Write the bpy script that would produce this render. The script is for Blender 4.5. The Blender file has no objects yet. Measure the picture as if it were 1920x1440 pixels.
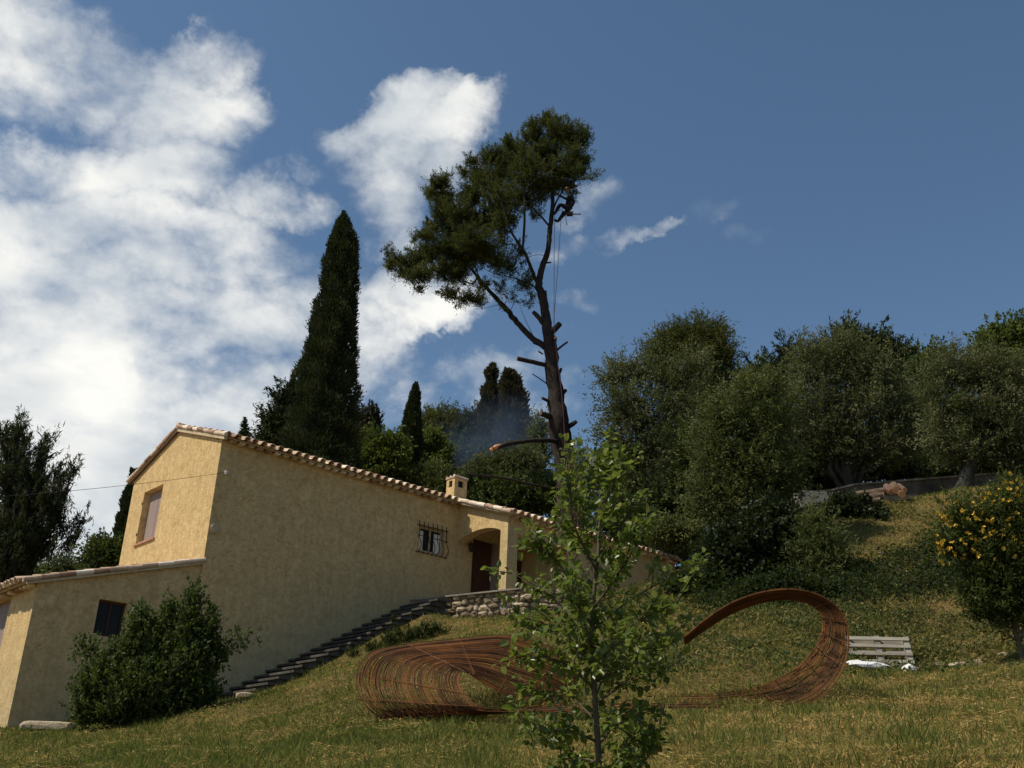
import bpy, math, random
import numpy as np
from mathutils import Vector, Matrix

rng = np.random.default_rng(11)
random.seed(5)
SC = bpy.context.scene
COL = SC.collection
R = math.radians

# ------------------------------------------------------------------ camera
FPX = 1953.0
PITCH, ROLL, AZ = R(23.165), R(2.253), R(48.875)
UPc = np.array([math.sin(ROLL)*math.cos(PITCH), -math.cos(ROLL)*math.cos(PITCH), math.sin(PITCH)])
FWc = np.array([0, 0, 1.0]) - UPc*UPc[2]; FWc /= np.linalg.norm(FWc)
RTc = np.cross(FWc, UPc); RTc = RTc if RTc[0] > 0 else -RTc
EYE = np.array([0, 0, 1.6])
cam = bpy.data.cameras.new("camera")
camo = bpy.data.objects.new("camera", cam); COL.objects.link(camo)
cam.sensor_width = 36.0; cam.lens = 36.0*FPX/1920.0
cam.clip_start = 0.1; cam.clip_end = 2000
m = Matrix.Identity(4)
for i, v in enumerate((RTc, FWc, UPc)):      # world axes expressed in camera coordinates
    m[i][0] = v[0]; m[i][1] = -v[1]; m[i][2] = -v[2]
m[0][3], m[1][3], m[2][3] = EYE
camo.matrix_world = m
SC.camera = camo

# ------------------------------------------------------------------ exposure
SC.view_settings.view_transform = 'Standard'
SC.view_settings.look = 'None'
SC.view_settings.exposure = -0.12
SC.view_settings.gamma = 1.0
SC.cycles.use_denoising = True
SC.cycles.max_bounces = 6
SC.cycles.transparent_max_bounces = 4
SC.cycles.volume_bounces = 0

# ------------------------------------------------------------------ sun
SUN_EL = R(54.0)
sun_h = np.array([-0.945, -0.325]); sun_h /= np.linalg.norm(sun_h)
sdir = np.array([sun_h[0]*math.cos(SUN_EL), sun_h[1]*math.cos(SUN_EL), math.sin(SUN_EL)])
sl = bpy.data.lights.new("sun", 'SUN'); sl.energy = 5.0; sl.angle = R(0.53); sl.color = (1.0, 0.91, 0.76)
so = bpy.data.objects.new("sun", sl); COL.objects.link(so)
so.rotation_euler = Vector(sdir).to_track_quat('Z', 'Y').to_euler(); so.location = (-30, -20, 60)

def ray(x, y):
    c = np.array([(x-960)/FPX, (y-720)/FPX, 1.0]); return np.array([c@RTc, c@FWc, c@UPc])
def at(x, y, Y):
    d = ray(x, y); return EYE + d*(Y/d[1])

# ------------------------------------------------------------------ world: Nishita sky with clouds
world = bpy.data.worlds.new("World"); SC.world = world; world.use_nodes = True
nt = world.node_tree; nt.nodes.clear()
N = nt.nodes.new; LK = nt.links.new
def mathn(tree, op, a, b=None, clamp=False):
    n = tree.nodes.new('ShaderNodeMath'); n.operation = op; n.use_clamp = clamp
    for i, q in enumerate((a, b)):
        if q is None: continue
        if isinstance(q, (int, float)): n.inputs[i].default_value = q
        else: tree.links.new(q, n.inputs[i])
    return n.outputs[0]
sky = N('ShaderNodeTexSky'); sky.sky_type = 'NISHITA'; sky.sun_disc = False
sky.sun_elevation = SUN_EL; sky.sun_rotation = math.atan2(sdir[0], sdir[1])
sky.altitude = 200; sky.air_density = 1.0; sky.dust_density = 0.6; sky.ozone_density = 2.2
hs = N('ShaderNodeHueSaturation'); hs.inputs['Saturation'].default_value = 1.05; hs.inputs['Value'].default_value = 1.8; hs.inputs['Hue'].default_value = 0.494
LK(sky.outputs[0], hs.inputs['Color'])
bg1 = N('ShaderNodeBackground'); bg1.inputs[1].default_value = 0.06; LK(hs.outputs[0], bg1.inputs[0])
tc = N('ShaderNodeTexCoord')
# cloud banks stand at fixed compass directions: (px, py, rx, ry, weight, tilt)
CL = [(40,60,170,100,.75,0),(160,120,150,70,.62,20),(330,110,110,70,.85,25),(400,200,80,60,.62,0),(300,190,120,70,.6,0),
      (60,290,170,50,.75,8),(250,320,170,70,.85,10),(470,360,90,55,.85,20),(120,430,240,80,.9,0),(330,450,180,70,.72,0),
      (500,480,110,60,.5,0),(120,580,330,100,1.0,0),(420,600,230,90,.68,0),(100,760,420,160,1.15,0),(420,780,260,110,.85,0),
      (640,650,110,90,.6,0),(600,545,110,60,.5,0),(90,1000,380,200,1.15,0),
      (750,225,110,50,.95,12),(860,240,100,42,.9,28),(760,310,105,60,.75,0),(870,330,80,70,.7,0),(725,400,75,70,.72,0),(690,225,60,40,.6,0),
      (810,580,100,42,1.0,20),(730,540,80,40,.75,25),(580,290,36,24,.5,-20),(560,370,50,30,.55,0),(700,650,60,50,.5,0),
      (740,730,80,45,.5,0),(890,705,75,48,.72,0),(940,760,60,36,.5,0),(1120,370,66,38,.40,25),(1070,400,50,34,.30,0),
      (1060,465,60,26,.34,0),(1335,390,58,24,.14,25),(1400,435,45,20,.11,10),(1450,525,50,20,.11,0),(1080,570,48,26,.34,0),
      (1200,450,60,14,.34,15),(1000,680,90,40,.46,0),(1060,760,60,35,.46,0),(520,760,160,60,.5,0)]
wz = N('ShaderNodeTexNoise'); wz.inputs['Scale'].default_value = 5.5; wz.inputs['Detail'].default_value = 7; wz.inputs['Roughness'].default_value = 0.62; LK(tc.outputs['Generated'], wz.inputs['Vector'])
wv1 = N('ShaderNodeVectorMath'); wv1.operation = 'SUBTRACT'; LK(wz.outputs['Color'], wv1.inputs[0]); wv1.inputs[1].default_value = (.5, .5, .5)
wv2 = N('ShaderNodeVectorMath'); wv2.operation = 'SCALE'; LK(wv1.outputs[0], wv2.inputs[0]); wv2.inputs['Scale'].default_value = 0.17
wv3 = N('ShaderNodeVectorMath'); wv3.operation = 'ADD'; LK(wv2.outputs[0], wv3.inputs[0]); LK(tc.outputs['Generated'], wv3.inputs[1])
tot = None
for (cx, cy, rx, ry, w, tilt) in CL:
    d = ray(cx, cy); d /= np.linalg.norm(d)
    dr = ray(cx+10, cy); dr /= np.linalg.norm(dr); ex = dr-d*(d@dr); ex /= np.linalg.norm(ex)
    ey = np.cross(d, ex)
    t = R(tilt); e1 = ex*math.cos(t)-ey*math.sin(t); e2 = np.cross(d, e1)
    k = math.hypot(math.hypot(cx-960, cy-720), FPX); a1 = rx*1.4/k; a2 = ry*1.4/k
    s = None
    for e, aa in ((e1, a1), (e2, a2)):
        vm = N('ShaderNodeVectorMath'); vm.operation = 'DOT_PRODUCT'; LK(wv3.outputs[0], vm.inputs[0])
        vm.inputs[1].default_value = tuple(e/aa); q = mathn(nt, 'MULTIPLY', vm.outputs['Value'], vm.outputs['Value'])
        s = q if s is None else mathn(nt, 'ADD', s, q)
    vm = N('ShaderNodeVectorMath'); vm.operation = 'DOT_PRODUCT'; LK(tc.outputs['Generated'], vm.inputs[0]); vm.inputs[1].default_value = tuple(d)
    front = mathn(nt, 'GREATER_THAN', vm.outputs['Value'], 0.0)
    b = mathn(nt, 'SUBTRACT', 1.0, s, True)
    b = mathn(nt, 'MULTIPLY', mathn(nt, 'MULTIPLY', b, w), front)
    tot = b if tot is None else mathn(nt, 'MAXIMUM', mathn(nt, 'ADD', mathn(nt, 'MULTIPLY', tot, 0.35), b), tot)
# behind the camera there are scattered clouds too
vmb = N('ShaderNodeSeparateXYZ'); LK(tc.outputs['Generated'], vmb.inputs[0])
back = mathn(nt, 'MULTIPLY', mathn(nt, 'LESS_THAN', vmb.outputs[1], -0.1), 0.0)
tot = mathn(nt, 'ADD', tot, back)
mp = N('ShaderNodeMapping'); mp.inputs['Scale'].default_value = (1, 1, 1.35); LK(tc.outputs['Generated'], mp.inputs[0])
n1 = N('ShaderNodeTexNoise'); n1.inputs['Scale'].default_value = 9.0; n1.inputs['Detail'].default_value = 9; n1.inputs['Roughness'].default_value = 0.56
n1.inputs['Distortion'].default_value = 0.25; LK(mp.outputs[0], n1.inputs['Vector'])
n2 = N('ShaderNodeTexNoise'); n2.inputs['Scale'].default_value = 26.0; n2.inputs['Detail'].default_value = 6; n2.inputs['Roughness'].default_value = 0.6
LK(mp.outputs[0], n2.inputs['Vector'])
nn = mathn(nt, 'ADD', mathn(nt, 'MULTIPLY', mathn(nt, 'SUBTRACT', n1.outputs[0], 0.5), 2.2), mathn(nt, 'MULTIPLY', mathn(nt, 'SUBTRACT', n2.outputs[0], 0.5), 0.85))
dens = mathn(nt, 'ADD', tot, mathn(nt, 'MULTIPLY', nn, mathn(nt, 'ADD', mathn(nt, 'MULTIPLY', tot, 3.0), 0.10, True)))
mr = N('ShaderNodeMapRange'); mr.interpolation_type = 'SMOOTHSTEP'; LK(dens, mr.inputs[0])
mr.inputs[1].default_value = 0.04; mr.inputs[2].default_value = 1.25; mr.inputs[3].default_value = 0.0; mr.inputs[4].default_value = 0.97
n3 = N('ShaderNodeTexNoise'); n3.inputs['Scale'].default_value = 7.0; n3.inputs['Detail'].default_value = 5
mp3 = N('ShaderNodeMapping'); mp3.inputs['Scale'].default_value = (1, 1, 2.2); mp3.inputs['Location'].default_value = (3, 1, 5); LK(tc.outputs['Generated'], mp3.inputs[0]); LK(mp3.outputs[0], n3.inputs['Vector'])
cr = N('ShaderNodeValToRGB'); LK(n3.outputs[0], cr.inputs[0])
cr.color_ramp.elements[0].position = 0.36; cr.color_ramp.elements[0].color = (0.58, 0.62, 0.65, 1)
cr.color_ramp.elements[1].position = 0.62; cr.color_ramp.elements[1].color = (0.93, 0.92, 0.87, 1)
bg2 = N('ShaderNodeBackground'); bg2.inputs[1].default_value = 1.2; LK(cr.outputs[0], bg2.inputs[0])
mx = N('ShaderNodeMixShader'); LK(mr.outputs[0], mx.inputs[0]); LK(bg1.outputs[0], mx.inputs[1]); LK(bg2.outputs[0], mx.inputs[2])
wo = N('ShaderNodeOutputWorld'); LK(mx.outputs[0], wo.inputs[0])

# ------------------------------------------------------------------ frames
U = np.array([math.sin(AZ), math.cos(AZ), 0]); V = np.array([U[1], -U[0], 0])
C0 = np.array([-7.4385, 25.4696, 0.0])
def HW(u, v, z): return C0 + U*u + V*v + np.array([0, 0, z])
def onplane(x, y, n, P0):
    d = ray(x, y); return EYE + d*(np.dot(n, P0-EYE)/np.dot(n, d))
def depth(P): return float(np.dot(np.asarray(P)-EYE, np.array([RTc[2], FWc[2], UPc[2]])))
def ppm(P): return FPX/depth(P)       # photo pixels per metre at P

# ------------------------------------------------------------------ tagging and mesh helpers
def tag(o, label=None, cat=None, group=None, kind=None):
    if label: o['label'] = label
    if cat: o['category'] = cat
    if group: o['group'] = group
    if kind: o['kind'] = kind
    return o
def thing(name, label, cat, loc, rz=0, group=None):
    o = bpy.data.objects.new(name, None); COL.objects.link(o)
    o.empty_display_size = 0.2
    o.location = tuple(loc); o.rotation_euler = (0, 0, rz)
    return tag(o, label, cat, group)
class MB:
    """collects pieces (verts, faces) and builds one mesh object"""
    def __init__(s): s.v = []; s.f = []; s.m = []; s.n = 0; s.r = []
    def add(s, v, f, mi=0, r=None):
        v = np.asarray(v, float).reshape(-1, 3)
        s.v.append(v); s.f += [tuple(int(i)+s.n for i in q) for q in f]; s.m += [mi]*len(f)
        s.r.append(np.full(len(v), rng.random() if r is None else r)); s.n += len(v); return s
    def box(s, c, sz, rot=None, mi=0, r=None, taper=1.0, jit=0):
        c = np.asarray(c, float); h = np.asarray(sz, float)/2
        k = np.array([[x, y, z] for z in (-1, 1) for y in (-1, 1) for x in (-1, 1)], float)
        v = k*h; v[4:, :2] *= taper
        if jit: v += rng.normal(0, jit, v.shape)
        if rot is not None: v = v@np.asarray(rot).T
        return s.add(v+c, [(0,2,3,1),(4,5,7,6),(0,1,5,4),(2,6,7,3),(0,4,6,2),(1,3,7,5)], mi, r)
    def hexa(s, p, mi=0, r=None):   # 8 points, bottom loop 4 and top loop 4
        return s.add(p, [(3,2,1,0),(4,5,6,7),(0,1,5,4),(1,2,6,5),(2,3,7,6),(3,0,4,7)], mi, r)
    def tube(s, P, rad, n=8, mi=0, cap=True, r=None, jit=0):
        P = np.asarray(P, float); rad = np.broadcast_to(np.asarray(rad, float), (len(P),))
        T = np.gradient(P, axis=0); T /= np.linalg.norm(T, axis=1)[:, None]+1e-12
        a = np.array([0, 0, 1.0]) if abs(T[0][2]) < .9 else np.array([1.0, 0, 0])
        X = np.cross(T[0], a); X /= np.linalg.norm(X); vs = []
        for i in range(len(P)):
            X = X-T[i]*(X@T[i]); X /= np.linalg.norm(X)+1e-12; Y = np.cross(T[i], X)
            for k in range(n):
                t = 2*math.pi*k/n; q = rad[i]*(1+(rng.normal(0, jit) if jit else 0))
                vs.append(P[i]+q*(X*math.cos(t)+Y*math.sin(t)))
        f = [(i*n+k, i*n+(k+1) % n, (i+1)*n+(k+1) % n, (i+1)*n+k) for i in range(len(P)-1) for k in range(n)]
        if cap: f += [tuple(range(n-1, -1, -1)), tuple((len(P)-1)*n+k for k in range(n))]
        return s.add(vs, f, mi, r)
    def lathe(s, prof, c, n=20, mi=0):
        c = np.asarray(c, float); vs = [c+np.array([q*math.cos(2*math.pi*k/n), q*math.sin(2*math.pi*k/n), z]) for q, z in prof for k in range(n)]
        f = [(i*n+k, i*n+(k+1) % n, (i+1)*n+(k+1) % n, (i+1)*n+k) for i in range(len(prof)-1) for k in range(n)]
        f += [tuple(range(n-1, -1, -1)), tuple((len(prof)-1)*n+k for k in range(n))]
        return s.add(vs, f, mi)
    def build(s, name, mats, parent=None, smooth=False, origin=None):
        me = bpy.data.meshes.new(name)
        v = np.concatenate(s.v)
        o = bpy.data.objects.new(name, me)
        if parent is None and origin is not None:
            v = v-np.asarray(origin); o.location = tuple(origin)
        me.from_pydata(v.tolist(), [], s.f)
        for q in (mats if isinstance(mats, (list, tuple)) else [mats]): me.materials.append(q)
        me.polygons.foreach_set('material_index', s.m)
        if smooth: me.polygons.foreach_set('use_smooth', [True]*len(me.polygons))
        at_ = me.attributes.new('rnd', 'FLOAT', 'POINT'); at_.data.foreach_set('value', np.concatenate(s.r).astype('f4'))
        me.update()
        COL.objects.link(o)
        if parent is not None: o.parent = parent
        return o
def quads_obj(name, V4, rnd, mats, parent=None, mi=None, origin=None, nv=4):
    """V4: (M,nv,3) polygons without shared vertices, rnd: (M,)"""
    M = len(V4); V4 = np.asarray(V4, dtype='f4')
    me = bpy.data.meshes.new(name); o = bpy.data.objects.new(name, me)
    if parent is None and origin is not None: o.location = tuple(origin); V4 = V4-np.asarray(origin, dtype='f4')
    me.vertices.add(M*nv); me.vertices.foreach_set('co', V4.reshape(-1))
    me.loops.add(M*nv); me.loops.foreach_set('vertex_index', np.arange(M*nv, dtype='i4'))
    me.polygons.add(M); me.polygons.foreach_set('loop_start', np.arange(0, M*nv, nv, dtype='i4'))
    if mi is not None: me.polygons.foreach_set('material_index', np.asarray(mi, dtype='i4'))
    for q in (mats if isinstance(mats, (list, tuple)) else [mats]): me.materials.append(q)
    a = me.attributes.new('rnd', 'FLOAT', 'POINT'); a.data.foreach_set('value', np.repeat(np.asarray(rnd, dtype='f4'), nv))
    me.update(calc_edges=True)
    COL.objects.link(o)
    if parent is not None: o.parent = parent
    return o

# ------------------------------------------------------------------ materials
def newmat(name):
    mt = bpy.data.materials.new(name); mt.use_nodes = True; t = mt.node_tree; t.nodes.clear()
    out = t.nodes.new('ShaderNodeOutputMaterial'); return mt, t, out
def ramp(t, src, stops):
    c = t.nodes.new('ShaderNodeValToRGB'); t.links.new(src, c.inputs[0])
    el = c.color_ramp.elements
    while len(el) < len(stops): el.new(0.5)
    for e, (p, q) in zip(el, stops): e.position = p; e.color = (*q, 1)
    return c.outputs[0]
def noise(t, scale, detail=4, rough=.55, coord='Object', sc=(1, 1, 1), dist=0):
    c = t.nodes.new('ShaderNodeTexCoord'); mpn = t.nodes.new('ShaderNodeMapping'); mpn.inputs['Scale'].default_value = sc
    t.links.new(c.outputs[coord], mpn.inputs[0]); n = t.nodes.new('ShaderNodeTexNoise')
    n.inputs['Scale'].default_value = scale; n.inputs['Detail'].default_value = detail; n.inputs['Roughness'].default_value = rough; n.inputs['Distortion'].default_value = dist
    t.links.new(mpn.outputs[0], n.inputs['Vector']); return n.outputs[0]
def mixc(t, f, a, b, mode='MIX'):
    n = t.nodes.new('ShaderNodeMix'); n.data_type = 'RGBA'; n.blend_type = mode
    for i, q in ((0, f), (6, a), (7, b)):
        if isinstance(q, (int, float)): n.inputs[i].default_value = q
        elif isinstance(q, tuple): n.inputs[i].default_value = (*q, 1)
        else: t.links.new(q, n.inputs[i])
    return n.outputs[2]
def bump(t, h, strength, dist):
    b = t.nodes.new('ShaderNodeBump'); b.inputs['Strength'].default_value = strength; b.inputs['Distance'].default_value = dist
    t.links.new(h, b.inputs['Height']); return b.outputs[0]
def pbr(t, out, col, rough=.8, nrm=None, metal=0, spec=.3):
    p = t.nodes.new('ShaderNodeBsdfPrincipled'); p.inputs['Roughness'].default_value = rough
    p.inputs['Metallic'].default_value = metal; p.inputs['Specular IOR Level'].default_value = spec
    if isinstance(col, tuple): p.inputs['Base Color'].default_value = (*col, 1)
    else: t.links.new(col, p.inputs['Base Color'])
    if nrm is not None: t.links.new(nrm, p.inputs['Normal'])
    t.links.new(p.outputs[0], out.inputs[0]); return p
def attr(t, name='rnd'):
    a = t.nodes.new('ShaderNodeAttribute'); a.attribute_name = name; return a.outputs['Fac']
def leafmat(name, stops, rough=.55, trans=.35, spec=.35):
    mt, t, out = newmat(name); c = ramp(t, attr(t), stops)
    p = t.nodes.new('ShaderNodeBsdfPrincipled'); p.inputs['Roughness'].default_value = rough; p.inputs['Specular IOR Level'].default_value = spec
    t.links.new(c, p.inputs['Base Color'])
    tr = t.nodes.new('ShaderNodeBsdfTranslucent'); t.links.new(mixc(t, .5, c, (.16, .22, .03)), tr.inputs[0])
    mxs = t.nodes.new('ShaderNodeMixShader'); mxs.inputs[0].default_value = trans
    t.links.new(p.outputs[0], mxs.inputs[1]); t.links.new(tr.outputs[0], mxs.inputs[2]); t.links.new(mxs.outputs[0], out.inputs[0])
    return mt
def varmat(name, stops, scale=6, rough=.85, bs=.5, bd=.02, sc=(1, 1, 1), spec=.25, fine=40, metal=0, rmix=.0):
    mt, t, out = newmat(name); n = noise(t, scale, 6, .6, sc=sc)
    if rmix: n = mathn(t, 'ADD', mathn(t, 'MULTIPLY', n, 1-rmix), mathn(t, 'MULTIPLY', attr(t), rmix))
    c = ramp(t, n, stops); b = bump(t, noise(t, fine, 5, .65, sc=sc), bs, bd)
    pbr(t, out, c, rough, b, metal, spec); return mt

M = {}
def stucco():
    mt, t, out = newmat('ochre_render')
    n = noise(t, 3.2, 7, .62, dist=.6); nf = noise(t, 9, 6, .65, dist=1.0)
    c = ramp(t, n, [(.30, (.47, .32, .135)), (.5, (.66, .465, .215)), (.70, (.80, .59, .305))])
    c2 = ramp(t, nf, [(.38, (.40, .265, .11)), (.60, (.78, .575, .29))])
    c = mixc(t, .5, c, c2)
    # rising damp near the foot of the walls
    co = t.nodes.new('ShaderNodeTexCoord'); sp = t.nodes.new('ShaderNodeSeparateXYZ'); t.links.new(co.outputs['Object'], sp.inputs[0])
    hh = mathn(t, 'SUBTRACT', sp.outputs[2], mathn(t, 'MULTIPLY', sp.outputs[0], .42))
    k = mathn(t, 'ADD', hh, mathn(t, 'MULTIPLY', mathn(t, 'SUBTRACT', noise(t, 1.1, 5), .5), 3.2))
    mrn = t.nodes.new('ShaderNodeMapRange'); t.links.new(k, mrn.inputs[0]); mrn.inputs[1].default_value = 3.0; mrn.inputs[2].default_value = 0.2
    mrn.inputs[3].default_value = 0; mrn.inputs[4].default_value = .5
    c = mixc(t, mrn.outputs[0], c, (.36, .32, .20))
    stk = ramp(t, noise(t, 2.2, 5, .6, sc=(3.2, 3.2, .22)), [(.42, (0, 0, 0)), (.66, (1, 1, 1))])
    c = mixc(t, mathn(t, 'MULTIPLY', stk, .28), c, (.36, .27, .145))
    bsrc = mathn(t, 'ADD', noise(t, 14, 6, .7, dist=1.2), mathn(t, 'MULTIPLY', noise(t, 60, 3), .3))
    pbr(t, out, c, .95, bump(t, bsrc, .9, .035), spec=.1); return mt
M['stucco'] = stucco()
M['tile'] = varmat('clay_tile', [(.25, (.28, .165, .11)), (.5, (.56, .42, .30)), (.75, (.78, .68, .54))], 5, .9, .5, .01, rmix=.55)
M['mortar'] = varmat('mortar', [(.3, (.42, .33, .20)), (.7, (.58, .48, .32))], 6, .95, .6, .02)
M['shutter'] = varmat('mauve_shutter', [(.3, (.25, .19, .165)), (.7, (.31, .24, .21))], 3, .7, .15, .005, sc=(8, 8, .5))
M['door'] = varmat('brown_wood', [(.3, (.055, .022, .012)), (.7, (.10, .042, .024))], 4, .6, .3, .006, sc=(10, 10, .8))
M['iron'] = varmat('wrought_iron', [(.3, (.02, .018, .016)), (.7, (.045, .035, .03))], 9, .55, .3, .003, metal=.6)
M['glass'] = varmat('dark_pane', [(.3, (.010, .011, .011)), (.7, (.016, .017, .017))], 2, .35, .05, .002, spec=.15)
M['sill'] = varmat('brick_sill', [(.3, (.36, .17, .10)), (.7, (.50, .27, .17))], 8, .85, .4, .006)
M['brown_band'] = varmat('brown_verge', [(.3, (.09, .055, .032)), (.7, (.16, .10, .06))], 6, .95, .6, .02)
M['grey'] = varmat('grey_concrete', [(.25, (.13, .12, .10)), (.5, (.24, .22, .185)), (.8, (.33, .31, .26))], 3, .95, .6, .02)
M['step'] = varmat('shaded_step_stone', [(.25, (.03, .028, .024)), (.5, (.07, .065, .055)), (.8, (.14, .13, .11))], 4, .95, .6, .02)  # stone darkened so the house's shade is in its colour
M['stone'] = varmat('field_stone', [(.2, (.09, .07, .045)), (.5, (.27, .21, .135)), (.8, (.50, .41, .28))], 3, .95, .9, .03, rmix=.5, fine=18)
M['joint'] = varmat('wall_joint', [(.3, (.12, .09, .06)), (.7, (.24, .19, .13))], 6, 1, .8, .03)
M['rust'] = varmat('rusty_iron', [(.25, (.026, .009, .004)), (.5, (.080, .030, .008)), (.8, (.25, .092, .018))], 3, .8, .6, .003, rmix=.35)
M['bark'] = varmat('pine_bark', [(.25, (.012, .009, .008)), (.5, (.030, .023, .018)), (.8, (.062, .046, .036))], 5, .95, 1.0, .06, sc=(1, 1, .35), fine=14)
M['bark_grey'] = varmat('grey_bark', [(.25, (.025, .022, .018)), (.5, (.055, .050, .040)), (.8, (.11, .10, .085))], 6, .95, 1.0, .03, sc=(1, 1, .4), fine=18)
M['cut'] = varmat('fresh_cut_wood', [(.3, (.44, .20, .08)), (.7, (.64, .35, .16))], 12, .8, .2, .004)
M['cut_old'] = varmat('greyed_cut_wood', [(.3, (.07, .05, .035)), (.7, (.15, .11, .08))], 12, .9, .3, .004)
M['old_wall'] = varmat('weathered_wall', [(.3, (.03, .03, .024)), (.5, (.075, .07, .058)), (.75, (.17, .155, .125))], 2.5, .95, .8, .03, rmix=.2)
M['log_bark'] = varmat('log_bark', [(.3, (.06, .04, .028)), (.55, (.14, .095, .065)), (.75, (.30, .22, .15))], 7, .95, .8, .02)
M['stem'] = varmat('young_stem', [(.3, (.06, .05, .03)), (.7, (.13, .105, .06))], 12, .8, .4, .003)
M['pallet'] = varmat('weathered_pallet_wood', [(.25, (.13, .115, .09)), (.5, (.28, .255, .205)), (.8, (.44, .41, .345))], 4, .9, .4, .004, sc=(1, 8, 8), rmix=.3)
M['white'] = varmat('white_sheeting', [(.3, (.60, .60, .58)), (.7, (.82, .82, .80))], 4, .5, .6, .02)
M['terracotta'] = varmat('flower_pot_clay', [(.3, (.13, .10, .08)), (.7, (.22, .17, .13))], 6, .9, .4, .006)
M['rope'] = varmat('rope', [(.3, (.10, .035, .045)), (.7, (.20, .08, .09))], 30, .9, .3, .002)
M['cable'] = varmat('black_cable', [(.3, (.02, .02, .02)), (.7, (.04, .04, .04))], 9, .6, .1, .001)
M['cloth_dark'] = varmat('dark_work_clothes', [(.3, (.007, .007, .009)), (.7, (.016, .017, .020))], 9, .95, .5, .01)
M['helmet'] = varmat('orange_helmet', [(.3, (.10, .028, .012)), (.7, (.14, .04, .016))], 4, .5, .05, .001)
M['skin'] = varmat('skin', [(.3, (.20, .11, .075)), (.7, (.26, .15, .10))], 12, .6, .1, .001)
M['saw_body'] = varmat('orange_saw_housing', [(.3, (.035, .016, .010)), (.7, (.06, .025, .014))], 4, .5, .1, .002)
M['steel'] = varmat('dull_steel', [(.3, (.20, .20, .20)), (.7, (.34, .34, .34))], 9, .45, .2, .002, metal=.7)

# ------------------------------------------------------------------ terrain
STAIR = [(0.9, 4.35), (6.3, 7.42)]
def stair_z(u): return STAIR[0][1]+(u-STAIR[0][0])*(STAIR[1][1]-STAIR[0][1])/(STAIR[1][0]-STAIR[0][0])
ctl = []
for (x, y, Y) in [(0,1440,11.5),(250,1440,10.5),(500,1440,9.8),(800,1440,8.8),(1100,1440,7.8),(1500,1440,7.0),(1920,1440,6.2),
                  (0,1378,19.5),(200,1395,16.5),(420,1345,17.5),(560,1330,17),(720,1362,13.6),(960,1352,12.8),(1200,1340,12.6),(1480,1328,12.6),
                  (620,1270,18.5),(760,1250,17),(1000,1245,16),(1250,1250,15.5),(1450,1240,15.5),(1100,1180,20),(1250,1170,20),(1420,1150,19.5),
                  (1560,1300,14.0),(1700,1262,16.6),(1900,1262,14.5),(1700,1350,10.5),(1920,1340,9.5),(1300,1400,9.0),
                  (1900,1185,18.6),(1650,1180,19.0),(1500,1110,21.5),(1780,1110,20.5),(1700,1060,22.2),(1620,1020,23.6),(1760,995,24.6),(1900,960,25.5),
                  (1500,985,25.5),(1640,948,28),(1800,918,28.5),(1500,958,28.5),(1910,905,30),(1300,1075,25),(1240,1090,26.5),(1150,1120,25)]:
    ctl.append(at(x, y, Y))
for u_, v_, z_ in [(-3.8, .1, 3.1), (-3.8, -5.4, 3.0), (-2, .3, 3.5), (0, .3, 4.05), (.9, 1.7, 4.15), (3.5, 1.7, 5.65), (5.6, 1.8, 6.75), (6.7, 2.2, 6.72), (7.6, 4.4, 6.8), (9.5, 4.8, 7.2), (13, 4.5, 7.5),
                   (16, 3, 8.3), (0, -5.5, 7.0), (5, -6.5, 8.0), (12, -6.5, 9.0)]:
    ctl.append(HW(u_, v_, z_))
ctl += [np.array(q, float) for q in [(0,0,0),(-4,0,-.3),(4,0,.5),(0,-8,-1.6),(-20,0,-1.5),(20,0,2.5),(-20,20,1.8),(-26,45,3),(-10,50,8),(2,40,10.5),(0,60,14.5),(15,40,13),
        (15,60,16),(30,40,14.5),(30,20,10.5),(22,10,5.5),(-60,60,2),(-60,0,-3),(60,0,6),(60,60,20),(0,110,20),(-60,120,4),(60,120,26),(0,-60,-8),(-60,-60,-10),(60,-60,-4)]]
ctl = np.array(ctl)
def _k(a, b):
    d = np.sqrt(((a[:, None, :]-b[None, :, :])**2).sum(-1)); return -d
_A = _k(ctl[:, :2], ctl[:, :2]); n_ = len(ctl)
_A -= np.eye(n_)*0.25
_P = np.c_[np.ones(n_), ctl[:, :2]]
_S = np.block([[_A, _P], [_P.T, np.zeros((3, 3))]])
_w = np.linalg.solve(_S, np.r_[ctl[:, 2], 0, 0, 0])
def hgt(X, Y):
    X = np.atleast_1d(np.asarray(X, float)).ravel(); Y = np.atleast_1d(np.asarray(Y, float)).ravel(); out = np.empty(len(X))
    for i in range(0, len(X), 20000):
        q = np.c_[X[i:i+20000], Y[i:i+20000]]
        out[i:i+20000] = _k(q, ctl[:, :2])@_w[:n_]+_w[n_]+q@_w[n_+1:]
    out += .05*np.sin(X*1.7+.6*np.sin(Y*1.1))*np.cos(Y*1.3+X*.4)+.02*np.sin(X*4.1+Y*2.3)*np.sin(Y*3.7-X*1.9)
    u_ = (X-C0[0])*U[0]+(Y-C0[1])*U[1]; v_ = (X-C0[0])*V[0]+(Y-C0[1])*V[1]
    st = (u_ > .5) & (u_ < 6.5) & (v_ < 1.72) & (v_ > -.6)
    out = np.where(st, np.minimum(out, stair_z(u_)-.42), out)
    lo = (u_ > 6.3) & (u_ < 15) & (v_ < 4.0) & (v_ > 0)
    out = np.where(lo, np.minimum(out, 7.2), out)
    return out
def gz(x, y): return float(hgt(x, y)[0])
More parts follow.
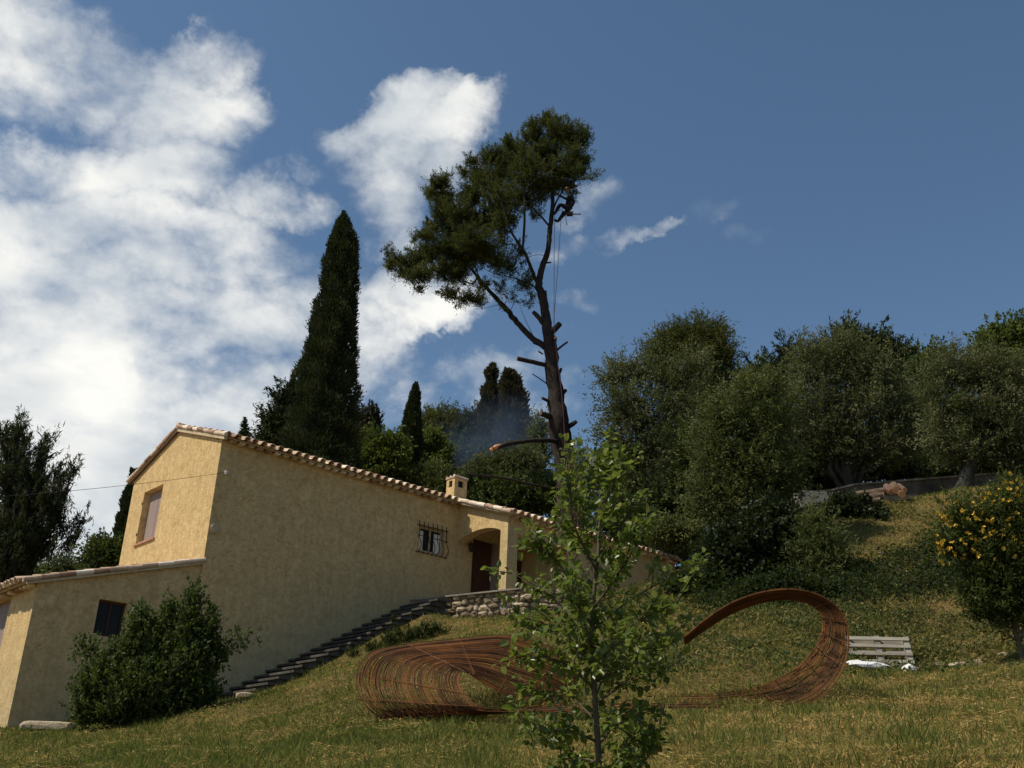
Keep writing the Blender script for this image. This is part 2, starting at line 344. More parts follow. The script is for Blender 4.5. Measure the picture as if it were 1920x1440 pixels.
def groundmat():
    mt, t, out = newmat('meadow_ground')
    a = noise(t, .55, 6, .6); b = noise(t, 3.5, 6, .65); c = noise(t, 22, 5, .7)
    f = mathn(t, 'ADD', mathn(t, 'MULTIPLY', a, .5), mathn(t, 'MULTIPLY', b, .5))
    c1 = ramp(t, f, [(.35, (.085, .085, .024)), (.5, (.17, .125, .045)), (.62, (.28, .175, .068))])
    c2 = ramp(t, c, [(.3, (.06, .045, .018)), (.7, (.27, .19, .085))])
    pbr(t, out, mixc(t, .4, c1, c2), 1, bump(t, mathn(t, 'ADD', b, mathn(t, 'MULTIPLY', c, .6)), 1, .12), spec=.05); return mt
M['ground'] = groundmat()
xs = np.unique(np.concatenate([np.linspace(-400, -40, 12), np.linspace(-40, -14, 40), np.linspace(-14, 18, 200), np.linspace(18, 45, 40), np.linspace(45, 400, 12)]))
ys = np.unique(np.concatenate([np.linspace(-200, -5, 10), np.linspace(-5, 4, 12), np.linspace(4, 32, 200), np.linspace(32, 70, 45), np.linspace(70, 500, 16)]))
GX, GY = np.meshgrid(xs, ys)
GZ = hgt(GX.ravel(), GY.ravel())
far = np.clip((np.hypot(GX.ravel(), GY.ravel())-120)/200, 0, 1); GZ = GZ*(1-far)+8*far
idx = np.arange(len(GZ)).reshape(GX.shape)
F = np.stack([idx[:-1, :-1], idx[:-1, 1:], idx[1:, 1:], idx[1:, :-1]], -1).reshape(-1, 4)
gm = bpy.data.meshes.new('ground'); gm.from_pydata(np.c_[GX.ravel(), GY.ravel(), GZ].tolist(), [], F.tolist())
gm.materials.append(M['ground']); gm.polygons.foreach_set('use_smooth', [True]*len(gm.polygons)); gm.update()
go = bpy.data.objects.new('ground', gm); COL.objects.link(go); tag(go, kind='structure')

# ------------------------------------------------------------------ house
Z0 = 4.0
house = thing('house', 'ochre rendered country house with barrel tile roof and lower annex on the slope', 'house', HW(0, 0, Z0), math.atan2(U[1], U[0]))
def L(u, v, z): return (u, -v, z-Z0)
def wall(mb, axis, fixed, a0, a1, zb, zt, thick, holes=(), sign=-1, n_top=1):
    """a wall of constant u (axis 'v') or constant v (axis 'u'); zb, zt are functions of the running coordinate; the body lies on the sign side"""
    cuts = sorted(set([a0, a1]+[h[0] for h in holes]+[h[1] for h in holes]+list(np.linspace(a0, a1, n_top+1))))
    for p, q in zip(cuts[:-1], cuts[1:]):
        if q-p < 1e-6: continue
        mid = (p+q)/2; spans = [(zb, zt)]
        for h in holes:
            if h[0] <= mid <= h[1]:
                lo, hi = spans.pop(); h0 = h[2] if callable(h[2]) else (lambda x, k=h[2]: k); h1 = h[3] if callable(h[3]) else (lambda x, k=h[3]: k)
                spans += [(lo, h0), (h1, hi)]
        for lo, hi in spans:
            if hi(mid)-lo(mid) < .01: continue
            pts = []
            for fn in (lo, hi):
                for (aa, off) in ((p, 0), (q, 0), (q, thick*sign), (p, thick*sign)):
                    pts.append(L(aa, fixed+off, fn(aa)) if axis == 'u' else L(fixed+off, aa, fn(aa)))
            mb.hexa(pts)
SL = .325
def roofz(v): return 11.58-SL*abs(v+2.78)       # underside plane of the main roof
cst = lambda k: (lambda x: k)
w = MB()
UE = 15.3
# long shaded wall, with the barred window and the door inside the porch
wall(w, 'u', 0.0, 0.0, UE, cst(3.0), cst(roofz(0)), .30, [(6.53, 7.42, 8.97, 9.72), (8.55, 9.55, 7.5, 9.75)])
# sunlit gable: slightly off the corner so the faces never share a plane
gable_cuts = [(-4.52, -3.27, 8.58, 10.12)]
wall(w, 'v', 0.0, -5.45, -2.78, cst(3.0), roofz, .30, gable_cuts, sign=1)
wall(w, 'v', 0.0, -2.78, -.30, cst(3.0), roofz, .30, [], sign=1)
wall(w, 'u', -5.45, .30, UE, cst(5.0), cst(roofz(-5.45)), .30, [], sign=1)
wall(w, 'v', UE, -5.15, -.30, cst(5.0), roofz, .30, [], sign=-1)
# porch: sunlit side with the arch, pillar, front lintel and the wing beyond it
arch = lambda v: 9.30+.40*math.sqrt(max(0, 1-((v-1.05)/1.10)**2))
wall(w, 'v', 7.93, 0.002, 2.30, cst(6.6), roofz, .33, [(0.002, 1.985, 7.46, arch)], sign=1, n_top=24)
wall(w, 'u', 2.298, 8.26, UE, cst(6.4), cst(roofz(2.3)-.0), .30, [(8.32, 10.6, 7.46, 9.42)])
wall(w, 'v', 10.6, .002, 1.998, cst(6.8), roofz, .25, [], sign=1)
wall(w, 'v', UE-.002, .002, 1.998, cst(6.8), roofz, .25, [], sign=-1)
# annex
AV = -.06
annz = lambda u: 7.38+(u+.0)*.295
wall(w, 'u', AV, -3.74, -.002, cst(2.4), annz, .28, [(-2.33, -1.66, 5.31, 6.12)])
wall(w, 'v', -3.74, -5.4, AV-.28, cst(2.4), cst(annz(-3.74)), .28, [(-3.0, -1.72, 4.72, 6.13)], sign=1)
wall(w, 'u', -5.4, -3.46, -.002, cst(2.4), annz, .28, [], sign=1)
w.build('wall', M['stucco'], house)

def barrel_roof(mb, org, du, dv, length, ncols, spacing, course=.38, r=.082, cover_only=False):
    """covers and pans: org at eave end, du across the columns, dv up the slope (unit vectors, local)"""
    org = np.array(org); du = np.array(du, float); dv = np.array(dv, float); dv /= np.linalg.norm(dv)
    nn = np.cross(du, dv); nn = nn if nn[2] > 0 else -nn
    ns = 7
    nc = int(length/course)+1
    for c in range(ncols):
        jx = rng.normal(0, .008); jd = rng.normal(0, .015); rr = rng.random()
        for kind in (0, 1):
            x0 = (c+(.5 if kind else 0))*spacing+jx
            for k in range(nc):
                s0 = k*course-jd-(.02 if kind == 0 else 0); s1 = min(length, (k+1)*course+.05)
                if s1 <= s0: continue
                r0, r1 = (r*1.08, r*.9) if kind == 0 else (r*.95, r*1.02)
                lift0, lift1 = (.060, .042) if kind == 0 else (.020, .004)
                jr = rng.normal(0, .004); vs = []
                for (s, q, lf) in ((s0, r0, lift0), (s1, r1, lift1)):
                    for off in (0, -.016):
                        for i in range(ns+1):
                            th = math.pi*i/ns; cx_ = math.cos(th)*(q+off); hz = math.sin(th)*(q+off)
                            hz = hz if kind == 0 else -hz*.75+.055
                            vs.append(org+du*(x0+cx_+jr)+dv*s+nn*(lf+hz))
                n1_ = ns+1; f = []
                for i in range(ns):
                    a, b_ = i, i+1
                    f += [(a, b_, 2*n1_+b_, 2*n1_+a), (n1_+b_, n1_+a, 3*n1_+a, 3*n1_+b_), (a, n1_+a, n1_+b_, b_)]
                f += [(0, 2*n1_, 3*n1_, n1_), (ns, n1_+ns, 3*n1_+ns, 2*n1_+ns)]
                mb.add(vs, f, 0, .25*rr+.75*rng.random())
def deck(mb, p, th=.05):   # roof board from 4 local corners
    p = np.array(p, float); q = p.copy(); q[:, 2] -= th
    mb.hexa(np.vstack([q, p]), 1)
rf = MB()
s_len = lambda v0, v1: abs(v1-v0)*math.sqrt(1+SL*SL)
# upper part over the long wall (eave just outside it), then the longer slope over the porch and wing
deck(rf, [L(-.06, .20, roofz(.20)+.052), L(7.74, .20, roofz(.20)+.052), L(7.74, -2.78, 11.632), L(-.06, -2.78, 11.632)])
deck(rf, [L(7.742, 2.52, roofz(2.52)+.052), L(UE+.1, 2.52, roofz(2.52)+.052), L(UE+.1, -2.78, 11.632), L(7.742, -2.78, 11.632)])
deck(rf, [L(-.06, -2.784, 11.632), L(UE+.1, -2.784, 11.632), L(UE+.1, -5.62, roofz(-5.62)+.052), L(-.06, -5.62, roofz(-5.62)+.052)])
SPC = .26
barrel_roof(rf, L(-.02, .33, roofz(.33)+.04), (1, 0, 0), (0, 1, SL), s_len(.33, -2.78), 30, SPC)
barrel_roof(rf, L(7.84, 2.64, roofz(2.64)+.04), (1, 0, 0), (0, 1, SL), s_len(2.64, -2.78), 29, SPC)
barrel_roof(rf, L(-.02, -5.75, roofz(-5.75)+.04), (1, 0, 0), (0, -1, SL), s_len(-5.75, -2.78), 59, SPC)
# ridge and verge tiles
def cover_row(mb, a, b, r=.10, step=.36):
    a = np.array(a); b = np.array(b); ln = np.linalg.norm(b-a); d = (b-a)/ln; k = int(ln/step)
    for i in range(k):
        jit = rng.normal(0, .006, 3)
        p0 = a+d*(i*ln/k)+jit; p1 = a+d*((i+1)*ln/k+.05)+jit
        mb.tube([p0, p0+d*.004, p1], [r*.9, r*1.06, r*.9], 10, 0, True)
cover_row(rf, L(-.12, -2.78, 11.70), L(UE+.1, -2.78, 11.70), .09)
cover_row(rf, L(-.085, .36, roofz(.36)+.09), L(-.085, -2.74, 11.67), .052)
cover_row(rf, L(-.085, -5.78, roofz(-5.78)+.09), L(-.085, -2.82, 11.67), .052)
cover_row(rf, L(7.75, 2.66, roofz(2.66)+.10), L(7.75, .30, roofz(.30)+.10), .065)
# annex roof: columns run up to the house wall
deck(rf, [L(-3.98, .02, annz(-3.98)+.052), L(-.004, .02, annz(0)+.052), L(-.004, -5.55, annz(0)+.052), L(-3.98, -5.55, annz(-3.98)+.052)])
barrel_roof(rf, L(-4.10, -5.5, annz(-4.10)+.04), (0, -1, 0), (1, 0, .295), 4.08*math.sqrt(1+.295**2), 21, SPC)
cover_row(rf, L(-4.10, .02, annz(-4.10)+.075), L(-.02, .02, annz(-.02)+.075), .06)
rf.build('roof', [M['tile'], M['mortar']], house, smooth=False)
# genoise: a scalloped mortar course under the eaves
def scallops(mb, fixed, a0, a1, z, axis, out, sp=.26, r=.085):
    n = int(abs(a1-a0)/sp)
    for i in range(n):
        c = a0+(i+.5)*(a1-a0)/n
        k = 6; vs = []
        for off in (0, out):
            for j in range(k+1):
                th = math.pi*j/k; x = c+r*math.cos(th); zz = z-.01-r*.8*math.sin(th)
                vs.append(L(x, fixed+off, zz) if axis == 'u' else L(fixed+off, x, zz))
        f = [(j, j+1, k+2+j, k+1+j) for j in range(k)]+[tuple(range(k+1, 2*k+2)), tuple(range(k, -1, -1)), (0, k+1, 2*k+1, k)]
        mb.add(vs, f)
for a_ in ((.004, .12, 7.7, roofz(0.1)-.015, 'u', .17), (2.304, 8.0, UE, roofz(2.4)-.015, 'u', .17), (-3.744, -5.3, -.1, annz(-3.8)-.03, 'v', -.15)):
    ge = MB(); scallops(ge, *a_); ge.build('eave_course', M['tile'], house)
# mortar band under the right gable verge, darker brown band under the left
vb = MB()
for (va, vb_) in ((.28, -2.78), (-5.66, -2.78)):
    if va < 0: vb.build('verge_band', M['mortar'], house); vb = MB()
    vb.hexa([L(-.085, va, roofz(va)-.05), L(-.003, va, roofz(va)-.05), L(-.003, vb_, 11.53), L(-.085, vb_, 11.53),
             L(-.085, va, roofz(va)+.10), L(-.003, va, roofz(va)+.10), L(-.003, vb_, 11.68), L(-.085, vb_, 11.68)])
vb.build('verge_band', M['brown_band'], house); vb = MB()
vb.hexa([L(-3.98, AV+.003, annz(-3.98)-.04), L(-.01, AV+.003, annz(0)-.04), L(-.01, AV+.10, annz(0)-.04), L(-3.98, AV+.10, annz(-3.98)-.04),
         L(-3.98, AV+.003, annz(-3.98)+.0), L(-.01, AV+.003, annz(0)+.0), L(-.01, AV+.10, annz(0)+.0), L(-3.98, AV+.10, annz(-3.98)+.0)])
vb.build('verge_band', M['mortar'], house); vb = MB()
vb.hexa([L(7.85, 2.5, roofz(2.5)-.05), L(7.927, 2.5, roofz(2.5)-.05), L(7.927, .25, roofz(.25)-.05), L(7.85, .25, roofz(.25)-.05),
         L(7.85, 2.5, roofz(2.5)+.05), L(7.927, 2.5, roofz(2.5)+.05), L(7.927, .25, roofz(.25)+.05), L(7.85, .25, roofz(.25)+.05)])
vb.build('verge_band', M['mortar'], house)
# chimney
ch = MB(); cu, cv = 8.35, -.75
pc = onplane(852, 915, V, HW(0, cv, 0)); cu = float((pc-C0)@U)
zc = 10.4; zt_ = float(onplane(850, 893, V, HW(0, cv+.0, 0))[2])
cw, cd = .50, .42
bx = lambda mb, u0, u1, v0, v1, z0, z1, mi=0: mb.hexa([L(u0,v0,z0),L(u1,v0,z0),L(u1,v1,z0),L(u0,v1,z0),L(u0,v0,z1),L(u1,v0,z1),L(u1,v1,z1),L(u0,v1,z1)], mi)
bx(ch, cu, cu+cw, cv-cd, cv, zc, zt_-.30)
for (a, b_, c_, d_) in ((cu, cu+.14, cv-cd, cv-cd+.12), (cu+cw-.14, cu+cw, cv-cd, cv-cd+.12), (cu, cu+.14, cv-.12, cv), (cu+cw-.14, cu+cw, cv-.12, cv)):
    bx(ch, a, b_, c_, d_, zt_-.30, zt_-.08)
bx(ch, cu, cu+cw, cv-cd, cv, zt_-.08, zt_-.02)
cho = ch.build('chimney', M['stucco'], house)
cc = MB(); bx(cc, cu-.025, cu+cw+.025, cv-cd-.025, cv+.025, zt_-.018, zt_+.035)
for i in range(3): cc.tube([L(cu-.02, cv-.03-.18*i, zt_+.04), L(cu+cw+.04, cv-.03-.18*i, zt_+.04)], .05, 8)
cc.build('chimney_cap', M['tile'], cho)
cdk = MB(); bx(cdk, cu+.06, cu+cw-.06, cv-cd+.06, cv-.06, zt_-.298, zt_-.082)
cdk.build('flue', M['glass'], cho)
# door and its side shutter
d = MB(); bx(d, 8.55, 9.40, -.16, -.11, 7.50, 9.745)
for i in range(6): bx(d, 8.565+i*.139, 8.565+i*.139+.128, -.11, -.10, 7.52, 9.72)
dr = d.build('door', M['door'], house); tag(dr, 'dark brown plank door')
h = MB(); h.tube([L(8.63, -.10, 8.5), L(8.63, -.05, 8.5), L(8.75, -.05, 8.5)], .012, 6); h.build('handle', M['iron'], dr)
sh = MB(); bx(sh, 9.40, 9.55, -.14, .02, 7.50, 9.745); sh.build('door_frame', M['shutter'], house)
# porch floor behind the arch and back recess
pb = MB(); bx(pb, 9.85, 10.55, -.02, .02, 7.5, 9.4); 
for i in range(5): bx(pb, 9.86+i*.138, 9.86+i*.138+.125, .02, .035, 7.5, 9.38)
tag(pb.build('shutter', M['door'], house), 'dark brown shutter inside the porch')
# barred window
wn = MB(); bx(wn, 6.53, 7.42, -.16, -.13, 8.97, 9.72)
win = wn.build('window', M['glass'], house); tag(win, 'small window behind a bulging iron grille')
fr = MB()
for (a, b_, c_, d_) in ((6.53, 6.59, 8.97, 9.72), (7.36, 7.42, 8.97, 9.72), (6.945, 6.995, 9.03, 9.66), (6.59, 7.36, 8.97, 9.03), (6.59, 7.36, 9.66, 9.72)):
    bx(fr, a, b_, -.128, -.09, c_, d_)
fr.build('frame', M['mortar'], win)
for (a, b_) in ((6.60, 6.74), (7.14, 7.35)):
    cu_ = MB(); bx(cu_, a, b_, -.127, -.12, 9.04, 9.6); cu_.build('curtain', M['white'], win)
gr = MB()
for i in range(7):
    u_ = 6.47+i*.168; pr = [(.03, 9.86), (.035, 9.80), (.05, 9.62), (.055, 9.45), (.07, 9.33), (.15, 9.22), (.19, 9.12), (.175, 9.02), (.09, 8.93), (.03, 8.90)]
    gr.tube([L(u_, a, z) for a, z in pr], .011, 6)
for z, v_ in ((9.72, .05), (9.40, .065), (8.915, .07)): gr.tube([L(6.42, v_, z), L(7.53, v_, z)], .012, 6)
for u_ in (6.42, 7.53):
    for z in (9.72, 8.915): gr.tube([L(u_, -.02, z), L(u_, .07, z)], .012, 6)
gr.build('window_grille', M['iron'], win)
# gable window with mauve shutter, brick sill
wn = MB(); bx(wn, .20, .24, -4.52, -3.27, 8.58, 10.12)
for i in range(2): bx(wn, .185, .20, -4.50+i*.62, -3.90+i*.62, 8.60, 10.10)
win = wn.build('window', M['shutter'], house); tag(win, 'closed mauve shutters in the sunlit gable')
sl_ = MB(); bx(sl_, -.05, .19, -4.56, -3.23, 8.53, 8.578); sl_.build('sill', M['sill'], win)
lv = MB(); bx(lv, .004, .198, -4.523, -4.521, 8.58, 10.12)
for z in (8.85, 9.75):
    hg = MB(); bx(hg, -.02, .02, -4.55, -4.525, z, z+.06); hg.build('hinge', M['iron'], win)
# annex windows
wn = MB(); bx(wn, -2.33, -1.66, -.26, -.22, 5.31, 6.12)
win = wn.build('window', M['glass'], house); tag(win, 'dark square window in the shaded annex wall')
fr = MB()
for (a, b_, c_, d_) in ((-2.33, -2.28, 5.31, 6.12), (-1.71, -1.66, 5.31, 6.12), (-2.28, -1.71, 6.07, 6.12), (-2.28, -1.71, 5.31, 5.36), (-2.01, -1.98, 5.36, 6.07)):
    bx(fr, a, b_, -.218, -.19, c_, d_)
fr.build('frame', M['door'], win)
wn = MB(); bx(wn, -3.60, -3.56, -3.0, -1.72, 4.72, 6.13)
for i in range(2): bx(wn, -3.615, -3.60, -2.99+i*.64, -2.37+i*.64, 4.74, 6.11)
win = wn.build('window', M['shutter'], house); tag(win, 'closed mauve shutters in the annex end wall')
sl_ = MB(); bx(sl_, -3.79, -3.615, -3.04, -1.68, 4.67, 4.718); sl_.build('sill', M['sill'], win)
# vent, cable anchor, porch lamp
vn = MB()
vn.tube([L(.17, .0, 8.29), L(.17, .035, 8.29)], [.13, .13], 18); vn.tube([L(.17, .035, 8.29), L(.17, .05, 8.29)], [.13, .10], 18)
for i in range(-2, 3): bx(vn, .17-.09, .17+.09, .05, .056, 8.29+i*.035-.008, 8.29+i*.035+.008)
vn.build('wall_vent', M['mortar'], house)
an = MB(); pa = onplane(420, 888, V, HW(0, 0, 0)); ua = float((pa-C0)@U); za = float(pa[2])
an.tube([L(ua, -.02, za), L(ua, .12, za)], .02, 8); an.tube([L(ua, .12, za-.04), L(ua, .12, za+.05)], [.035, .045], 10)
an.build('cable_anchor', M['white'], house)
lm = MB()
lu = 8.28
lm.tube([L(lu, .0, 9.50), L(lu, .10, 9.58), L(lu, .22, 9.56), L(lu, .25, 9.47)], .014, 6)
lm.lathe([(.02, .17), (.10, .12), (.11, .10), (.085, .09), (.06, -.08), (.03, -.11)][::-1], L(lu, .25, 9.33), 8)
lm.build('porch_lamp', M['iron'], house)

# terrace slab and landing (ground level paving of the porch)
tr = MB()
poly = [(6.40, .02), (6.70, 1.2), (7.32, 3.65), (8.0, 4.3), (UE, 4.0), (UE, .02)]
vs = [HW(u_, v_, 7.0) for u_, v_ in poly]+[HW(u_, v_, 7.455) for u_, v_ in poly]; k = len(poly)
tr.add(vs, [tuple(range(k)), tuple(range(2*k-1, k-1, -1))]+[(i, (i+1) % k, k+(i+1) % k, k+i) for i in range(k)])
tag(tr.build('terrace', M['grey'], None, origin=HW(8, 2, 7.0)), kind='structure')
# coping and walls of the terrace edge
cp = thing('landing_wall', 'smooth grey concrete wall edging the stair landing beside the stone wall', 'wall', HW(6.5, .6, 6.3))
o0 = np.array(cp.location)
b = MB()
def seg_wall(mb, p, q, z0, z1, th, mi=0, o=o0):
    p = np.array(HW(*p, 0)); q = np.array(HW(*q, 0)); t = (q-p)/np.linalg.norm(q-p); nrm = np.array([t[1], -t[0], 0])
    pts = [p, q, q-nrm*th, p-nrm*th]
    mb.hexa([x+np.array([0, 0, z0])-o for x in pts]+[x+np.array([0, 0, z1])-o for x in pts], mi)
seg_wall(b, (6.38, .03), (6.675, 1.2), 6.1, 7.46, .16)
b.build('wall_body', M['grey'], cp)
b = MB(); seg_wall(b, (6.34, .02), (6.64, 1.22), 7.465, 7.51, .22); b.build('coping', M['grey'], cp)
sw = thing('stone_wall', 'low rubble stone retaining wall holding up the porch terrace', 'wall', HW(7.0, 2.4, 6.3))
o0 = np.array(sw.location)
b = MB(); seg_wall(b, (6.70, 1.21), (7.33, 3.67), 6.0, 7.44, .28, 0, o0); seg_wall(b, (7.33, 3.67), (8.05, 4.35), 6.0, 7.44, .28, 0, o0); seg_wall(b, (8.05, 4.35), (12.0, 4.5), 6.0, 7.44, .28, 0, o0)
b.build('mortar_core', M['joint'], sw)
st = MB()
def ico():
    import bmesh
    bm = bmesh.new(); bmesh.ops.create_icosphere(bm, subdivisions=2, radius=1)
    v = np.array([x.co[:] for x in bm.verts]); f = [tuple(q.index for q in fc.verts) for fc in bm.faces]; bm.free(); return v, f
ICO_V, ICO_F = ico()
def rock(mb, c, sz, rot=0, p=.55, jit=.06, mi=0):
    v = np.sign(ICO_V)*np.abs(ICO_V)**p
    v = v*(1+rng.normal(0, jit, (len(v), 1)))*np.array(sz)/2
    cs, sn = math.cos(rot), math.sin(rot); v = v@np.array([[cs, sn, 0], [-sn, cs, 0], [0, 0, 1]])
    mb.add(v+np.asarray(c), ICO_F, mi)
for (p, q) in (((6.70, 1.21), (7.33, 3.67)), ((7.33, 3.67), (8.05, 4.35)), ((8.05, 4.35), (12.0, 4.5))):
    P = HW(*p, 0); Q = HW(*q, 0); ln = np.linalg.norm(Q-P); t = (Q-P)/ln; nrm = np.array([t[1], -t[0], 0]); 
    if nrm@(-np.array([0, 1, 0])) < 0: nrm = -nrm
    z = 6.35
    while z < 7.36:
        hgt_ = rng.uniform(.10, .19); s = rng.uniform(-.1, 0)
        while s < ln:
            wd = rng.uniform(.14, .38)
            rock(st, P+t*(s+wd/2)+nrm*rng.uniform(-.075, -.01)+np.array([0, 0, z+hgt_/2+rng.normal(0, .015)])-o0, (wd*.97, .26, hgt_*rng.uniform(.85, 1.05)), math.atan2(t[1], t[0])+rng.normal(0, .09), .78, .11)
            s += wd
        z += hgt_
st.build('stones', M['stone'], sw)
b = MB(); seg_wall(b, (6.56, 1.22), (7.20, 3.76), 7.452, 7.49, .40, 0, o0); b.build('coping', M['grey'], sw)

# outside stairs climbing along the long wall
stairs = thing('stone_stairs', 'old shade-darkened stone stairs climbing along the shaded house wall', 'stairs', HW(.9, .6, 4.2), math.atan2(U[1], U[0]))
NS = 18
for i in range(NS):
    b = MB(); u0 = .9+i*.303; z = 4.35+i*.1715; wv = 1.85+rng.normal(0, .07)
    b.hexa([(u0-.9-.05, .6-.02, z-.05-4.2), (u0-.9+.36, .6-.02, z-.05-4.2), (u0-.9+.36, .6-wv, z-.05-4.2), (u0-.9-.05, .6-wv, z-.05-4.2),
            (u0-.9-.05, .6-.02, z+.005-4.2), (u0-.9+.36, .6-.02, z+.005-4.2), (u0-.9+.36, .6-wv, z+.005-4.2), (u0-.9-.05, .6-wv, z+.005-4.2)])
    b.hexa([(u0-.9+.02, .6-.02, z-.6-4.2), (u0-.9+.30, .6-.02, z-.6-4.2), (u0-.9+.30, .6-wv+.08, z-.6-4.2), (u0-.9+.02, .6-wv+.08, z-.6-4.2),
            (u0-.9+.02, .6-.02, z-.052-4.2), (u0-.9+.30, .6-.02, z-.052-4.2), (u0-.9+.30, .6-wv+.08, z-.052-4.2), (u0-.9+.02, .6-wv+.08, z-.052-4.2)], 0)
    b.build('step', M['step'], stairs)

# ------------------------------------------------------------------ foliage tools
def unit(a): return a/(np.linalg.norm(a, axis=-1, keepdims=True)+1e-9)
def leaves(P, D, size, width, jit=.3, fold=None):
    """rhombus leaves at P pointing along D"""
    n = len(P); D = unit(D); s = size*(1+rng.uniform(-jit, jit, (n, 1))); wv = width*(1+rng.uniform(-jit, jit, (n, 1)))
    Rn = unit(np.cross(D, rng.normal(size=(n, 3))))
    a = P-D*s*.5; c = P+D*s*.5; mid = P-D*s*.05
    return np.stack([a, mid+Rn*wv*.5, c, mid-Rn*wv*.5], 1)
XV = np.array([1.0, 0, 0])
def lobes_w(lobes, Y, sy=1.0):
    out = []
    for l in lobes:
        x, y, rx, ry = l[:4]; dY = l[4] if len(l) > 4 else rng.uniform(-.6, .6)*max(rx, ry)/50; wt = l[5] if len(l) > 5 else 1.0
        c = at(x, y, Y+dY); k = ppm(c); out.append((c, np.array([rx/k, (rx+ry)/2/k*sy, ry/k]), wt))
    return out
def clump_points(lb, n, shell=.45, squash=1.0):
    w_ = np.array([r[0]*r[2]*wt for c, r, wt in lb]); w_ /= w_.sum(); ch_ = rng.choice(len(lb), n, p=w_)
    C = np.array([lb[i][0] for i in ch_]); Rr = np.array([lb[i][1] for i in ch_])
    d = unit(rng.normal(size=(n, 3))); s = 1-shell*rng.random((n, 1))**1.2
    ph = np.array([np.random.default_rng(int(i)*7+3).uniform(0, 6, 3) for i in range(len(lb))])[ch_]
    wob = np.sin(d[:, 0]*5+ph[:, 0])*np.sin(d[:, 2]*6+ph[:, 1])+.7*np.sin(d[:, 1]*9+d[:, 2]*7+ph[:, 2])
    s = s*(1+.17*wob[:, None])+.06*rng.random((n, 1))**3
    return C+d*s*Rr*squash, d
def crown_mesh(name, lb, nclump, per, cr, ls, lw, mat, parent, outward=.5, up=.2, shell=.5, stretch=1.0, origin=None, lat_f=.42):
    """every clump is a plume: leaves strung along a short outward-reaching twig"""
    C, d = clump_points(lb, nclump, shell)
    pos = C*np.array([.9, .9, 1.1]); f0 = rng.uniform(0, 6, 6)
    kk = .5+.22*np.sin(pos[:, 0]*1.9+f0[0]+np.sin(pos[:, 2]*1.4))*np.sin(pos[:, 2]*2.1+f0[1])+.16*np.sin(pos[:, 0]*4.3+pos[:, 1]*3+f0[2])*np.sin(pos[:, 2]*4.7+f0[3])+rng.normal(0, .13, nclump)
    dc = unit(d*outward*1.6+np.array([0, 0, up*1.3])+rng.normal(0, .33, d.shape))
    sc_ = np.repeat(rng.uniform(.5, 1.45, nclump), per)[:, None]
    Cn = np.repeat(C, per, 0); dn = np.repeat(dc, per, 0); kn = np.repeat(kk, per)
    t = rng.uniform(-1, 1, (len(Cn), 1)); lat = rng.normal(size=Cn.shape)*(1.08-.75*(t*.5+.5))
    off = (dn*t*1.45*stretch+lat*lat_f)*cr*sc_
    D = dn*.9+rng.normal(size=Cn.shape)*.55
    P = Cn+off-np.asarray(origin)
    return quads_obj(name, leaves(P, D, ls, lw), np.clip(.8*kn+.2*rng.random(len(kn))+.10*t[:, 0], 0, 1), mat, parent), C
def limb(mb, a, b, r0, r1, sag=.1, n=7, jit=.02, sides=7):
    a = np.asarray(a, float); b = np.asarray(b, float); ln = np.linalg.norm(b-a); t = np.linspace(0, 1, n)[:, None]
    P = a+(b-a)*t; P[:, 2] += (-sag*ln*np.sin(t*math.pi))[:, 0]
    P[1:-1] += rng.normal(0, jit*ln, (n-2, 3)); mb.tube(P, np.linspace(r0, r1, n), sides, jit=.06)
def tree(name, label, cat, px, Y, lobes, mat, bark='bark_grey', trunk_r=.16, group=None, nclump=400, per=26, cr=.22, ls=.12, lw=.05,
         outward=.5, up=.2, shell=.5, limbs=10, trunk_top=.45, stretch=1.0, base=None, sy=1.0, extra=None, lat_f=.42):
    lb = lobes_w(lobes, Y, sy)
    cen = sum(c*r[0]*r[2] for c, r, _ in lb)/sum(r[0]*r[2] for c, r, _ in lb)
    bp = at(px, 900, Y); bx_, by_ = bp[0], bp[1]
    bz = gz(bx_, by_)-.1; O = np.array([bx_, by_, bz])
    t = thing(name, label, cat, O, 0, group)
    top = cen-O; b = MB()
    tt = np.array([top[0]*.8, top[1]*.8, top[2]*(.5+trunk_top*.5)])
    limb(b, (0, 0, 0), tt, trunk_r, trunk_r*.45, 0, 8, .012, 9)
    b.build('trunk', M[bark], t, smooth=True)
    cm, C = crown_mesh('crown', lb, nclump, per, cr, ls, lw, M[mat] if isinstance(mat, str) else mat, t, outward, up, shell, stretch, O, lat_f)
    bb = MB(); sel = rng.choice(len(C), min(limbs, len(C)), replace=False)
    for i in sel:
        f_ = rng.uniform(.35, 1.0); s = tt*f_
        limb(bb, s, (C[i]-O)*.97+s*.03, trunk_r*.38*(1.2-f_*.5), trunk_r*.06+.006, rng.uniform(-.06, .06), 6, .04, 6)
    if limbs: bb.build('branches', M[bark], t, smooth=True)
    return t, O
